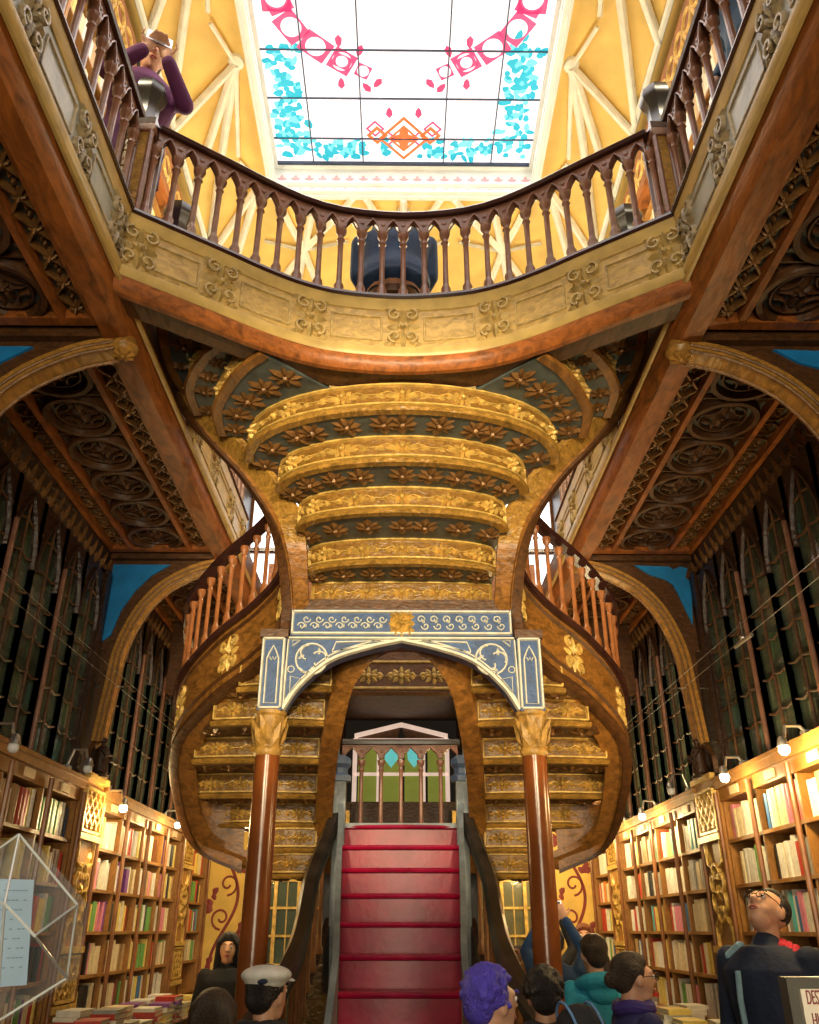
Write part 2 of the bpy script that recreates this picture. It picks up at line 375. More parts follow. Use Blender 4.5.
def soffit(s, b):
    y0, y1 = BAYS[b]; side = 'left' if s < 0 else 'right'
    t = thing('traceried_ceiling_panel', 'dark carved wooden ceiling panel with a row of rings under the %s %s' % (side, ['gallery above the camera', 'gallery, nearer than the bridge', 'gallery, beyond the bridge', 'gallery, past the blue-cornered arch'][b]), 'ceiling panel', (s*1.9, (y0+y1)/2, F0))
    m = MB(); m.box(min(s*1.5, s*2.36), max(s*1.5, s*2.36), y0, y1, F0+.05, F0+.09); m.build('ground_panel', SLATE, t)
    P = lambda u, w, d: Vector((s*w, y0+u, F0+.05-d)); L = y1-y0
    m = MB()
    for x in (1.54, 1.70, 2.16, 2.33): m.box(min(s*(x-.017), s*(x+.017)), max(s*(x-.017), s*(x+.017)), y0, y1, F0-.015, F0+.05)
    for y in (y0+.02, y1-.02): m.box(min(s*1.52, s*2.34), max(s*1.52, s*2.34), y-.03, y+.03, F0-.012, F0+.05)
    m.build('rib', W_RED, t)
    m = MB(); n = int(L/.17)
    for i in range(n):
        u = (i+.5)*L/n; h = L/n/2
        for wc, ww in ((1.62, .065),):
            strip(m, P, [(u-h, wc-ww), (u+h, wc+ww)], .022, .035); strip(m, P, [(u-h, wc+ww), (u+h, wc-ww)], .022, .035)
            rosette(m, P, u, wc, .04, 4, .045); 
            petal(m, P, u-h, wc, 0, .045, .035, .03); petal(m, P, u+h, wc, pi, .045, .035, .03)
        wc = 2.245
        rosette(m, P, u, wc, .055, 4, .03, pi/4); strip(m, P, circ(u, wc, .07, 12), .014, .025, True)
    m.build('lattice_carving', GILT_B, t)
    m = MB(); n = int(L/.40)
    for i in range(n):
        u = (i+.5)*L/n; R = .19
        strip(m, P, circ(u, 1.93, R+.005, 28), .05, .055, True); strip(m, P, circ(u, 1.93, R-.05, 24), .016, .03, True)
        for q in range(4):
            a = q*pi/2
            petal(m, P, u, 1.93, a, .13, .075, .03); strip(m, P, circ(u+.15*cos(a+pi/4), 1.93+.15*sin(a+pi/4), .07, 8, a+pi/4+2.2, a+pi/4+4.1), .016, .03)
        rosette(m, P, u, 1.93, .06, 6, .03)
        for q, (du, dw) in enumerate(((1,1),(-1,1),(-1,-1),(1,-1))):
            petal(m, P, u+du*.2, 1.93+dw*.215, atan2(-dw, -du), .085, .05, .025)
        if i: strip(m, P, [(i*L/n, 1.72), (i*L/n, 2.14)], .018, .03)
    m.build('ring_tracery', W_MID, t)
for s in (-1, 1):
    for b in range(4): soffit(s, b)

# leafy cornice where ceiling panels meet the bookcases
def cornice(s):
    side = 'left' if s < 0 else 'right'
    o = MB().add([(s*2.34,.4,F0+.04),(s*2.42,.4,F0+.04),(s*2.42,.4,F0-.22),(s*2.34,10.55,F0+.04),(s*2.42,10.55,F0+.04),(s*2.42,10.55,F0-.22)], [(0,1,2),(5,4,3),(0,2,5,3),(0,3,4,1),(1,4,5,2)]).build('leafy_cornice', W_DARK)
    tag(o, 'dark cornice of repeated carved leaves along the top of the %s wall' % side, 'cornice', 'leafy cornices')
    P = lambda u, w, d: Vector((s*(2.42-.08*w/.26-d), .5+u, F0-.22+w))
    m = MB()
    for i in range(83):
        u = i*.12+.06; petal(m, P, u, .05, pi/2, .15, .05, .02); petal(m, P, u, .06, pi/2+.8, .09, .035, .015); petal(m, P, u, .06, pi/2-.8, .09, .035, .015)
    m.build('leaf_band', GILT_B, o)
    m = MB(); m.tube([(s*2.40,.4,F0-.23),(s*2.40,10.55,F0-.23)], .022, 6).tube([(s*2.34,.4,F0+.02),(s*2.34,10.55,F0+.02)], .02, 6); m.build('moulding', W_MID, o)
for s in (-1, 1): cornice(s)

# bracket arches between wall and gallery edge
ARCHW = mat('arch_oak', (.40, .20, .04), .34, var=.5, scale=4, bump=.5, kind='grain')
def bracket(s, y, near):
    side = 'left' if s < 0 else 'right'
    t = thing('bracket_arch', '%s carved arch carrying the %s gallery, %s' % ('golden brown' , side, near), 'arch', (s*2.3, y, 1.2))
    w2 = .055
    inner = [(2.205,1.24),(2.175,1.64),(2.15,1.94),(2.05,2.23),(1.89,2.44),(1.66,2.58),(1.46,2.635)]
    ic = crom([(a,0,b) for a,b in inner], 5)
    n = len(ic); outer = []
    for i, p in enumerate(ic):
        f = i/(n-1); tt = ic[min(i+1,n-1)]-ic[max(i-1,0)]; tt.normalize()
        q = Vector((tt.z, 0, -tt.x))*.075; outer.append(Vector((p.x+abs(q.x), 0, p.z+abs(q.z))))
    P3 = lambda p, dy: (s*p.x, y+dy, p.z)
    m = MB(); m.loft([P3(p,-w2) for p in ic], [P3(p,-w2) for p in outer], (0, 2*w2, 0)); m.build('arch_rib', ARCHW, t)
    m = MB()
    for dy in (-w2, w2): m.tube([P3(p, dy) for p in ic], .010, 6)
    m.tube([P3((p+q)/2, -w2-.002) for p, q in zip(ic, outer)], .009, 6); m.build('arch_moulding', GILT_B, t)
    # spandrel between arch and ceiling
    sp = [p for p in outer if p.z < F0-.04]; a = [(s*p.x, y-.02, p.z) for p in sp]; b = [(s*2.36, y-.02, min(F0-.02, p.z+.2) if i < 0 else p.z) for i, p in enumerate(sp)]
    m = MB(); m.loft([(s*min(p.x, 2.36), y-.02, p.z) for p in outer], [(s*min(p.x+.02, 2.37), y-.02, F0+.03) for p in outer], (0,.04,0))
    low_ = [p for p in outer if p.z > 1.9]; m.loft([(s*p.x, y-.018, p.z) for p in low_], [(s*2.37, y-.018, p.z) for p in low_], (0,.036,0)); m.build('spandrel', W_MID, t, smooth=0)
    B = [(2.33,2.64),(2.27,2.655),(2.21,2.63),(2.18,2.655),(1.90,2.665),(2.02,2.58),(2.13,2.545),(2.19,2.50),(2.22,2.42),(2.30,2.16),(2.335,2.44),(2.345,2.52),(2.30,2.56)] if s > 0 else [(2.34,2.655),(1.88,2.655),(2.02,2.56),(2.13,2.43),(2.22,2.26),(2.27,2.06),(2.34,2.0)]
    m = MB(); k = len(B); m.add([(s*a, y-.035, b) for a, b in B]+[(s*a, y-.015, b) for a, b in B], [tuple(range(k)), tuple(range(2*k-1,k-1,-1))]+[(i,(i+1)%k,k+(i+1)%k,k+i) for i in range(k)])
    m.build('blue_panel', SKYB, t, smooth=0)
    m = MB(); m.box(min(s*1.5,s*2.36), max(s*1.5,s*2.36), y-.07, y+.07, F0-.045, F0+.05); m.build('cross_rib', W_MID, t)
    # boss at the gallery edge
    m = MB(); m.lathe([(.0,-.07),(.04,-.07),(.062,-.055),(.075,-.03),(.065,0),(.05,.03)], (s*1.43, y, F0-.04), 16)
    Pb = lambda u, w, d: Vector((s*1.43+u, y+w, F0-.108-d)); rosette(m, Pb, 0, 0, .066, 8, .016)
    m.build('carved_boss', ARCHW, t)
for s in (-1, 1):
    bracket(s, 3.5, 'below the bridge corner'); bracket(s, 6.35, 'with the blue corner above the carved pier'); bracket(s, 9.4, 'farthest at the rear')

# carved piers with lattice, pointed ornament and a niche figure
def pier(s, y, near, full=True):
    side = 'left' if s < 0 else 'right'; x = 2.22; hw = .21
    t = thing('carved_pier', 'carved golden lattice pier %s, %s wall' % (near, side), 'pier', (s*2.3, y, -1.6))
    m = MB(); m.box(min(s*x, s*2.42), max(s*x, s*2.42), y-hw, y+hw, -1.6, .98); m.build('pier_body', SHELF, t)
    m = MB(); m.box(min(s*2.33, s*2.42), max(s*2.33, s*2.42), y-hw, y+hw, .98, F0-.2); m.box(min(s*2.30,s*2.42), max(s*2.30,s*2.42), y-hw, y-hw+.06, .98, F0-.2); m.box(min(s*2.30,s*2.42), max(s*2.30,s*2.42), y+hw-.06, y+hw, .98, F0-.2)
    m.build('upper_pier', W_DARK, t)
    P = lambda u, w, d: Vector((s*(x-d), y+u, w)); m = MB()
    for z0, z1 in ((.62,.90),(-.42,-.16),(-1.0,-.7)):
        m = MB()
        frame(m, P, -hw+.03, hw-.03, z0, z1, .03, .03)
        n = 3
        for i in range(-n, n+1):
            pts = []
            for sg in (1, -1):
                # diagonals clipped to the panel
                A = (-hw+.04, hw-.04); c = i*.10
                u0, w0 = A[0], (z0+z1)/2+sg*(A[0]-c)*1.0; u1, w1 = A[1], (z0+z1)/2+sg*(A[1]-c)*1.0
                def clip(u, w, uo, wo):
                    for lim in (z0+.02, z1-.02):
                        if (w-lim)*(wo-lim) < 0 and ((w < lim) == (lim == z0+.02)):
                            f = (lim-w)/(wo-w); u, w = u+(uo-u)*f, lim
                    return u, w
                a = clip(u0, w0, u1, w1); b = clip(u1, w1, u0, w0)
                if z0 <= a[1] <= z1 and z0 <= b[1] <= z1: strip(m, P, [a, b], .022, .028)
        m.build('lattice_panel', GILT, t)
    m = MB()
    for z in (.98, .58, -.12, -.46, -.66, -1.04): MB().box(min(s*(x-.04),s*x), max(s*(x-.04),s*x), y-hw-.01, y+hw+.01, z-.02, z+.02).build('pier_moulding', GILT, t)
    m = MB()
    for zc in (.40, .20, 0): 
        pass
    for q in range(6):
        a = q*pi/3+pi/6; strip(m, P, circ(.075*cos(a), .23+.12*sin(a), .062, 12, a-2.2, a+2.2), .022, .03)
    rosette(m, P, 0, .23, .07, 6, .03)
    for sg in (-1, 1):
        strip(m, P, [(sg*.16,.56),(sg*.15,.42),(sg*.06,.34+.05)], .02, .025); strip(m, P, [(sg*.16,-.1),(sg*.15,.02),(sg*.06,.08)], .02, .025)
        petal(m, P, sg*.14, .5, -pi/2-sg*.5, .12, .05, .02); petal(m, P, sg*.14, -.04, pi/2+sg*.5, .12, .05, .02)
    m.build('flower_tracery', GILT, t)
    # pointed canopy over the niche
    m = MB()
    strip(m, P if False else (lambda u, w, d: Vector((s*(2.27-d), y+u, w))), [(-.17,1.0),(-.16,1.12),(-.08,1.20),(0,1.26),(.08,1.20),(.16,1.12),(.17,1.0)], .03, .03)
    m.build('niche_canopy', W_MID, t)
    if full:
        f = thing('niche_statue', 'small dark robed statue in the niche above the %s pier beside the blue-cornered arch' % side, 'statue', (s*2.20, y, 1.0))
        m = MB(); m.lathe([(.085,0),(.09,.03),(.06,.04),(.075,.06),(.07,.15),(.055,.24),(.065,.31),(.045,.35),(.02,.37),(.022,.385),(.036,.405),(.038,.43),(.02,.455),(0,.46)], (s*2.20, y, .985), 14)
        m.tube([(s*2.20-s*.02, y-.06, 1.30),(s*2.13, y-.07, 1.22),(s*2.10, y, 1.24)], [.022,.018,.013], 6).tube([(s*2.20-s*.02, y+.06, 1.30),(s*2.13, y+.06, 1.20),(s*2.11, y+.01, 1.16)], [.022,.018,.013], 6)
        b_ = m.build('robed_figure', W_DARK, f); b_.scale = (.8, .8, .62)
for s in (-1, 1):
    pier(s, 6.35, 'between the two largest bookcases'); pier(s, 9.4, 'at the far rear', False); pier(s, 3.5, 'nearest the camera', False)

# ------------------------------------------------------------------ vaulted yellow ceiling and skylight
SX, SY0, SY1, SZ = 1.44, -1.0, 6.6, 7.1
OX, OZ, OY1 = 2.2, 6.92, 8.6
def cv(inner, outer, f):     # quarter curve from the wall (f=1) to the skylight edge (f=0)
    a, b = Vector(inner), Vector(outer); p = a.lerp(b, f); bul = sin(f*pi)*.10
    return p + Vector((0,0,bul))
def side_pt(s, g, f):
    return cv((s*SX, SY0+(SY1-SY0)*g, SZ), (s*OX, SY0+(OY1-SY0)*g, OZ), f)
def rear_pt(g, f):
    return cv((-SX+2*SX*g, SY1, SZ), (-OX+2*OX*g, OY1, OZ), f)
def surf(fn, nu, nv):
    m = MB(); vs = [fn(i/nu, j/nv) for i in range(nu+1) for j in range(nv+1)]
    vs2 = [p+Vector((0,0,.06)) for p in vs]; n = len(vs)
    fs = [(i*(nv+1)+j, i*(nv+1)+j+1, (i+1)*(nv+1)+j+1, (i+1)*(nv+1)+j) for i in range(nu) for j in range(nv)]
    m.add(vs+vs2, fs + [tuple(n+k for k in reversed(f)) for f in fs]); return m
CE = {}
for s, nm in ((-1, 'ceiling_left'), (1, 'ceiling_right')): CE[s] = struct(nm, surf(lambda g, f: side_pt(s, g, f), 24, 10), YEL)
CE[0] = struct('ceiling_rear', surf(rear_pt, 20, 10), YEL)
for q in CE.values(): q['_w'] = (0,0,0)
struct('ceiling_shell', MB().box(-WX-.2, WX+.2, OY1, YB+.2, OZ, OZ+.1).box(-WX-.2, -OX, -3, YB, OZ, OZ+.1).box(OX, WX+.2, -3, YB, OZ, OZ+.1).box(-WX, WX, -3, -.9, OZ, OZ+.1), YEL)
def rib(fn, a, b, r=.028, n=10, dz=-.05):
    return [fn(a[0]+(b[0]-a[0])*i/n, a[1]+(b[1]-a[1])*i/n)+Vector((0,0,dz)) for i in range(n+1)]
def ribset(par, fn, bosses, dg, ff=(.12, 1.0)):
    t = par
    for g in bosses:
        m = MB()
        for k in (-1, 0, 1):
            gg = g+k*dg
            if -.02 <= gg <= 1.02:
                p = rib(fn, (g, ff[0]), (gg, ff[1])); m.tube(p, .040, 6)
                m.tube([q+Vector((0,0,-.035)) for q in p], .016, 6)
            gg = g+k*dg
            if -.02 <= gg <= 1.02 and k: m.tube(rib(fn, (g, ff[0]), (gg, .33)), .022, 6)
        m.build('vault_rib', CREAM, t)
        c = fn(g, .12); m = MB(); m.lathe([(0,-.07),(.04,-.065),(.07,-.04),(.08,0),(.05,.03)], tuple(c), 12); m.build('rib_boss', CREAM, t)
for s in (-1, 1):
    side = 'left' if s < 0 else 'right'
    ribset(CE[s], lambda g, f: side_pt(s, g, f), [.05,.23,.41,.59,.772,.95], .085)
    m = MB(); m.tube(rib(lambda g, f: side_pt(s, g, f), (0, 1), (1, 1), n=20), .03, 6); m.build('wall_rib', CREAM, CE[s])
ribset(CE[0], rear_pt, [.17, .5, .83], .14, (.40, .0)); ribset(CE[0], rear_pt, [.17, .5, .83], .14, (.40, 1.0))
# inner pointed wall arches on the rear vault
# skylight
sk = thing('stained_glass_skylight', 'large white skylight with red rings and turquoise leaf borders overhead', 'skylight', (0, 3, 7.1))
m = MB()
for s in (-1, 1): m.box(min(s*SX, s*(SX-.03)), max(s*SX, s*(SX-.03)), SY0, SY1, SZ-.05, SZ+.45)
m.box(-SX, SX, SY1-.03, SY1+.02, SZ-.05, SZ+.45); m.box(-SX, SX, SY0-.03, SY0, SZ-.05, SZ+.45)
m.build('skylight_frame', WHITE, sk)
m = MB()
for s in (-1, 1):
    P = lambda u, w, d: Vector((s*(SX-.03-d), SY0+u, SZ+w)); 
    for w in (0, .12, .38): strip(m, P, [(0, w), (7.57, w)], .05, .04)
    for i in range(60): petal(m, P, .06+i*.126, .19, pi/2, .13, .06, .02)
P = lambda u, w, d: Vector((-SX+u, SY1-.03-d, SZ+w))
for w in (0, .12, .38): strip(m, P, [(0, w), (2*SX, w)], .05, .04)
m.build('frame_moulding', WHITE, sk)
m = MB()
for i in range(19):
    u = .12+i*.147; petal(m, P, u, .17, pi/2, .10, .05, .012); petal(m, P, u, .19, pi/2+1.1, .06, .035, .01); petal(m, P, u, .19, pi/2-1.1, .06, .035, .01)
for i in range(24): petal(m, P, .06+i*.12, .055, 0, .07, .03, .012)
m.build('pink_leaf_frieze', PINK, sk)['kind'] = 'stuff'
GZ = 7.5
GW = glow('white_skylight_glass', (.93, .88, .90), 1.15)
MB().box(-SX+.02, SX-.02, SY0, SY1-.02, GZ, GZ+.02).build('white_glass', GW, sk)
m = MB()
for x in (-.98, -.44, .43, .95): m.box(x-.006, x+.006, SY0, SY1-.03, GZ-.02, GZ)
for y in (6.2, 5.72, 5.2, 4.66, 4.1, 3.5, 2.9, 2.3, 1.7, 1.1, .5): m.box(-SX+.03, SX-.03, y-.0055, y+.0055, GZ-.018, GZ)
m.box(-SX+.03, SX-.03, 6.50, 6.56, GZ-.03, GZ)
m.build('lead_bar', mat('lead', (.04,.06,.12), .5), sk)
PG = lambda u, w, d: Vector((u, w, GZ-.004-d))
G_R = glow('red_glass', (.80, .06, .18), .95); G_P = glow('pink_glass', (.75, .07, .20), 1.0); G_T = glow('turquoise_glass', (.01, .42, .55), 1.0); G_O = glow('orange_glass', (.85, .16, .04), 1.0); G_LT = glow('pale_turquoise_glass', (.16, .72, .75), 1.0)
rt = MB(); rl = MB(); RP = []
random.seed(3)
def mosaic(x0, x1, y0, y1):
    n = int((x1-x0)*(y1-y0)/.0034)
    for i in range(n):
        cu, cw = random.uniform(x0, x1), random.uniform(y0, y1); a = random.uniform(0, 2*pi)
        petal(random.choice((rt, rt, rl)), PG, cu, cw, a, random.uniform(.07,.13), random.uniform(.05,.09), .003+random.random()*.002)
for s in (-1, 1):
    mosaic(*sorted((s*1.30, s*1.02)), 5.1, 6.40)
    mosaic(*sorted((s*.98, s*.2)), 6.22, 6.42)
rt.build('turquoise_leaf_glass', G_T, sk)['kind'] = 'stuff'; rl.build('pale_leaf_glass', G_LT, sk)['kind'] = 'stuff'
def ringband(pts, r, mb):
    mat_ = mb
    for i, (u, w) in enumerate(pts):
        mb = MB()
        a = pts[max(0, i-1)]; b = pts[min(len(pts)-1, i+1)]; v = (b[0]-a[0], b[1]-a[1]); l = sqrt(v[0]**2+v[1]**2); v = (v[0]/l, v[1]/l); n_ = (-v[1], v[0])
        hl = (sqrt((pts[min(len(pts)-1,i+1)][0]-u)**2+(pts[min(len(pts)-1,i+1)][1]-w)**2) or 2*r)/2; hl = min(max(hl, r*.9), r*1.3)
        for sv in (-1, 1):
            for sn in (-1, 1):
                arc = [(u+v[0]*sv*r*.84*cos(t)+n_[0]*sn*r*.84*sin(t), w+v[1]*sv*r*.84*cos(t)+n_[1]*sn*r*.84*sin(t)) for t in [pi/2*q/8 for q in range(9)]]
                poly_ = [(u+v[0]*sv*hl, w+v[1]*sv*hl)] + arc + [(u+n_[0]*sn*r, w+n_[1]*sn*r), (u+v[0]*sv*hl+n_[0]*sn*r, w+v[1]*sv*hl+n_[1]*sn*r)]
                c = poly_[-1]; k = len(poly_)
                for q in range(k-2): mb.add([PG(*c, .004), PG(*poly_[q], .004), PG(*poly_[q+1], .004)], [(0,1,2)])
        mb.build('ring_pane', mat_, sk, smooth=0)
for s in (-1, 1):
    ringband([(s*1.16, y) for y in (1.2,1.52,1.84,2.16,2.48,2.8,3.12,3.44,3.76,4.08,4.40,4.70)], .135, G_R)
    ringband([(s*1.16,4.70),(s*1.05,4.98),(s*.84,5.17),(s*.60,5.32)], .115, G_P)
    ringband([(s*.60,5.32),(s*.40,5.42)], .07, G_P)
    for (u, w, a) in ((.62,5.05,pi/2),(.62,5.62,-pi/2),(.33,5.65,-.9),(.22,5.5,.9),(.15,5.95,-pi/2),(.4,5.15,1.2)):
        q_ = MB(); petal(q_, PG, s*u, w, a if s > 0 else pi-a, .13, .07, .004); q_.build('petal_pane', G_R, sk)
    for (u, w) in ((.17,6.2),(.30,6.08)): 
        q_ = MB(); strip(q_, PG, circ(s*u, w, .085, 4), .03, .004, True); q_.build('lozenge_pane', G_R, sk)
m = MB(); strip(m, PG, [(0,5.95),(.25,6.20),(0,6.45),(-.25,6.20)], .045, .006, True); rosette(m, PG, 0, 6.20, .14, 4, .008); strip(m, PG, [(0,6.05),(.15,6.20),(0,6.35),(-.15,6.20)], .035, .006, True); strip(m, PG, circ(.28,6.16,.09,4), .05, .006, True); strip(m, PG, circ(-.28,6.16,.09,4), .05, .006, True); m.build('orange_lozenge_glass', G_O, sk)
light('skylight_daylight', 'AREA', (0, 2.8, GZ-.06), 130, (1, .95, .9), 2.7, (0, 2.8, 0), 7.2)
# ================================================================== balustrades
def baluster_mesh(h, r=.02):
    m = MB()
    m.lathe([(r*1.55,0),(r*1.6,.02),(r*1.3,.035),(r*1.5,.06),(r*.95,.085),(r*.85,.10),(r*.8,h*.55),(r*.85,h-.10),(r*1.25,h-.085),(r*.9,h-.075),(r*.9,h-.055),(r*1.5,h-.035),(r*1.7,h-.012),(r*1.7,h)], (0,0,0), 8, ph=pi/8)
    me = m.build('baluster', W_PURP); d = me.data; bpy.data.objects.remove(me)
    for v in d.vertices: v.co.z -= E
    return d
BAL = baluster_mesh(RT-.16-RB)
BAL2_MAT = None
def railing(t, path, names=('handrail','bottom_rail'), pitch=.127, zb=RB, zt=RT, bal=BAL, mats=(W_RAIL, W_PURP), arcade=True, side=1, skip=0, s_arc=.0):
    pts = resample(path, pitch) if not skip else resample(path, pitch)
    flat = [Vector((p.x, p.y, p.z)) for p in pts]
    hr = MB(); hr.sweep(flat, [(-.04,zt-.045),(.04,zt-.045),(.045,zt-.02),(.03,zt),(-.03,zt),(-.045,zt-.02)]); hr.build(names[0], mats[0], t)
    br = MB(); br.sweep(flat, [(-.055,zb-.045),(.055,zb-.045),(.055,zb-.015),(.035,zb),(-.035,zb),(-.055,zb-.015)]); br.build(names[1], mats[0], t)
    for p in flat[(1 if skip else 0):]: copy_part(bal, 'baluster', t, (p.x, p.y, p.z+zb))
    if arcade:
        m = MB(); P, L = curve_map(flat, side=side); n = len(flat)-1; q = L/n
        zt0 = zt-.165
        for i in range(n):
            u = i*q; pl = [(u+.02, zt0),(u+.026, zt0+.035),(u+q*.36, zt0+.07),(u+q*.5, zt0+.092),(u+q*.64, zt0+.07),(u+q-.026, zt0+.035),(u+q-.02, zt0)]
            for j in range(len(pl)-1):
                a, b = pl[j], pl[j+1]
                vs = [P(a[0],a[1],-.018),P(b[0],b[1],-.018),P(b[0],zt-.05,-.018),P(a[0],zt-.05,-.018),P(a[0],a[1],.018),P(b[0],b[1],.018),P(b[0],zt-.05,.018),P(a[0],zt-.05,.018)]
                m.add(vs, [(0,3,2,1),(4,5,6,7),(0,1,5,4)])
            for sg in (-.018, .018):
                vs = [P(u-.02,zt0,sg),P(u+.02,zt0,sg),P(u+.02,zt-.05,sg),P(u-.02,zt-.05,sg)]; m.add(vs, [(0,1,2,3)])
            Pa = lambda a, b, d: P(a, b, .018+d); Pb = lambda a, b, d: P(a, b, -.018-d)
            for Q in (Pa, Pb):
                strip(m, Q, [(x, z+.006) for x, z in pl], .014, .010); bud(m, Q, u, zt0+.06, .015, .008)
        m.build('pointed_arcade', mats[1], t)
    return flat

# ------------------------------------------------------------------ the curved bridge
def fascia(t, path, side, z0=G0, z1=F1, orn=.40, om=FASC, om2=ORN_F, th=.10, ends=True, dark=False, ctr=False):
    m = MB(); m.sweep(path, [(0,z0+.05),(0,z1-.05),(-th,z1-.05),(-th,z0+.05)], side); m.build('fascia_panel', om, t)
    m = MB()
    m.sweep(path, [(-th,z0),(.010,z0),(.02,z0+.015),(.02,z0+.055),(.005,z0+.07),(-th,z0+.07)], side)
    m.sweep(path, [(-th,z1-.07),(.006,z1-.07),(.012,z1-.05),(.02,z1-.01),(.02,z1),(-th,z1)], side)
    m.build('fascia_moulding', FASC_L, t)
    m = MB(); m.sweep(path, [(-th,z1),(.024,z1),(.034,z1+.012),(.03,z1+.03),(-th,z1+.03)], side); m.build('dark_lip', W_RAIL, t)
    P, L = curve_map([p for p in path], side=side)
    n = max(1, round(L/orn))
    for i in range(n+1):
        u = max(.09, min(L-.09, i*L/n)) if ctr or True else i
        m = MB(); zc = (z0+z1)/2+.01; K_ = .86
        for sg in (-1, 1):
            for sw in (-1, 1):
                sp = spiral(u+sg*.045, zc+sw*.075, .042, 1.1, pi/2*sw, -sg*sw); strip(m, P, sp, .018, .022)
                petal(m, P, u+sg*.02, zc+sw*.03, atan2(sw*.8, sg*.5), .09, .045, .022)
                petal(m, P, u+sg*.05, zc+sw*.11, atan2(sw*.2, sg), .06, .035, .02)
            petal(m, P, u+sg*.01, zc, 0 if sg > 0 else pi, .085, .05, .025)
        petal(m, P, u, zc+.02, pi/2, .13, .045, .025); petal(m, P, u, zc-.02, -pi/2, .13, .045, .025); bud(m, P, u, zc, .02, .035)
        m.build('acanthus_ornament', om2, t)
    if L > .6:
        for i in range(n):
            a, b = i*L/n+.12, (i+1)*L/n-.12
            if b > a: m = MB(); frame(m, P, a, b, z0+.11, z1-.12, .014, .008, 4); m.build('panel_border', om2, t)
ctl = [(-1.38,3.10),(-1.18,3.235),(-.95,3.39),(-.748,3.53),(-.55,3.64),(-.338,3.71),(0,3.745),(.338,3.71),(.55,3.64),(.748,3.53),(.95,3.39),(1.18,3.235),(1.38,3.10)]
bpath = crom([(x, y, 0) for x, y in ctl], 4)
br = thing('bridge_balcony', 'curved carved wooden bridge with arcaded balustrade spanning between the two galleries', 'balcony', (0, 3.7, F0))
fascia(br, bpath, 1, orn=.56)
rail_path = [p + Vector((0, .05, 0)) for p in bpath]
railing(br, rail_path[1:-1])
# the bridge's underside and its floor
m = MB(); fr = [(p.x, p.y+.02, F0+.02) for p in bpath]; m.loft(fr, [(p.x, min(p.y+.25+.28*abs(p.x)/1.37*0, 4.0), F0+.02) for p in bpath], (0,0,.06)); m.build('bridge_underside', W_MID, br)
m = MB(); m.loft([(p.x, p.y+.03, F1-.06) for p in bpath], [(p.x, 4.45, F1-.06) for p in bpath], (0,0,.05)); m.build('bridge_floor', W_MID, br)
m = MB()
for p0 in (.0,):
    m.sweep(bpath, [(.008,G0),(.008,G0-.03),(-.005,G0-.055),(-.03,G0-.075),(-.06,G0-.075),(-.06,G0)], 1)
m.build('lower_moulding', W_RED, br)
# side galleries: fascias and balustrades
for s in (-1, 1):
    side = 'left' if s < 0 else 'right'
    for (y0, y1, nm, lab) in ((.3, 3.08, 'near', 'in front of the bridge'), (4.72, 6.62, 'far', 'behind the bridge')):
        t = thing('gallery_balustrade', 'dark turned-wood balustrade on a carved fascia, %s gallery %s' % (side, lab), 'balustrade', (s*GX, (y0+y1)/2, F0), 'side gallery balustrades')
        path = [Vector((s*GX, y0+(y1-y0)*i/12, 0)) for i in range(13)]
        fascia(t, path, -s, om=SILVER if nm == 'near' else FASC, om2=ORN_S if nm == 'near' else ORN_F, orn=.60)
        railing(t, [p + Vector((s*.05,0,0)) for p in path[:]], skip=0) if nm == 'near' else railing(t, [p + Vector((s*.05,0,0)) for p in path], pitch=.16)
    # corner post
    t = thing('corner_post', 'fluted square corner post where the bridge meets the %s gallery' % side, 'post', (s*1.42, 3.19, F1))
    m = MB(); x, y = s*1.42, 3.20
    m.box(x-.075, x+.075, y-.075, y+.075, F1, RT-.05); m.build('post_body', W_GOLD, t)
    m = MB()
    for dx, dy in ((-.075,-.075),(.075,-.075),(-.075,.075),(.075,.075),(0,-.08),(-s*.08,0)): m.tube([(x+dx, y+dy, F1+.02),(x+dx, y+dy, RT-.06)], .016, 6)
    m.box(x-.09,x+.09,y-.09,y+.09,F1,F1+.05).box(x-.09,x+.09,y-.09,y+.09,RT-.1,RT-.05); m.build('flute', W_PURP, t)
    m = MB(); m.box(x-.09, x+.09, y-.09, y+.09, RT-.05, RT); m.build('post_cap', W_RAIL, t)
    # octagonal newel with lantern-like head
    for (nx, ny, zt, lab) in ((s*1.50, 3.36, 4.46, 'behind the corner post of the %s gallery' % side), (s*1.50, 4.16, 4.33, 'at the head of the %s stair rail' % side)):
        t = thing('octagonal_newel', 'dark eight-sided newel with a flared cap %s' % lab, 'newel post', (nx, ny, F1))
        m = MB(); m.lathe([(.09,0),(.09,.12),(.065,.15),(.065,.62),(.075,.66)], (nx, ny, F1), 8, ph=pi/8); m.build('newel_shaft', W_PURP, t)
        h = zt-F1; m = MB(); m.lathe([(.075,.62),(.085,h-.32),(.07,h-.28),(.07,h-.14),(.095,h-.10),(.105,h-.06),(.09,h),(.05,h+.01),(0,h+.01)], (nx, ny, F1), 8, ph=pi/8); m.build('newel_cap', BLACKW, t)
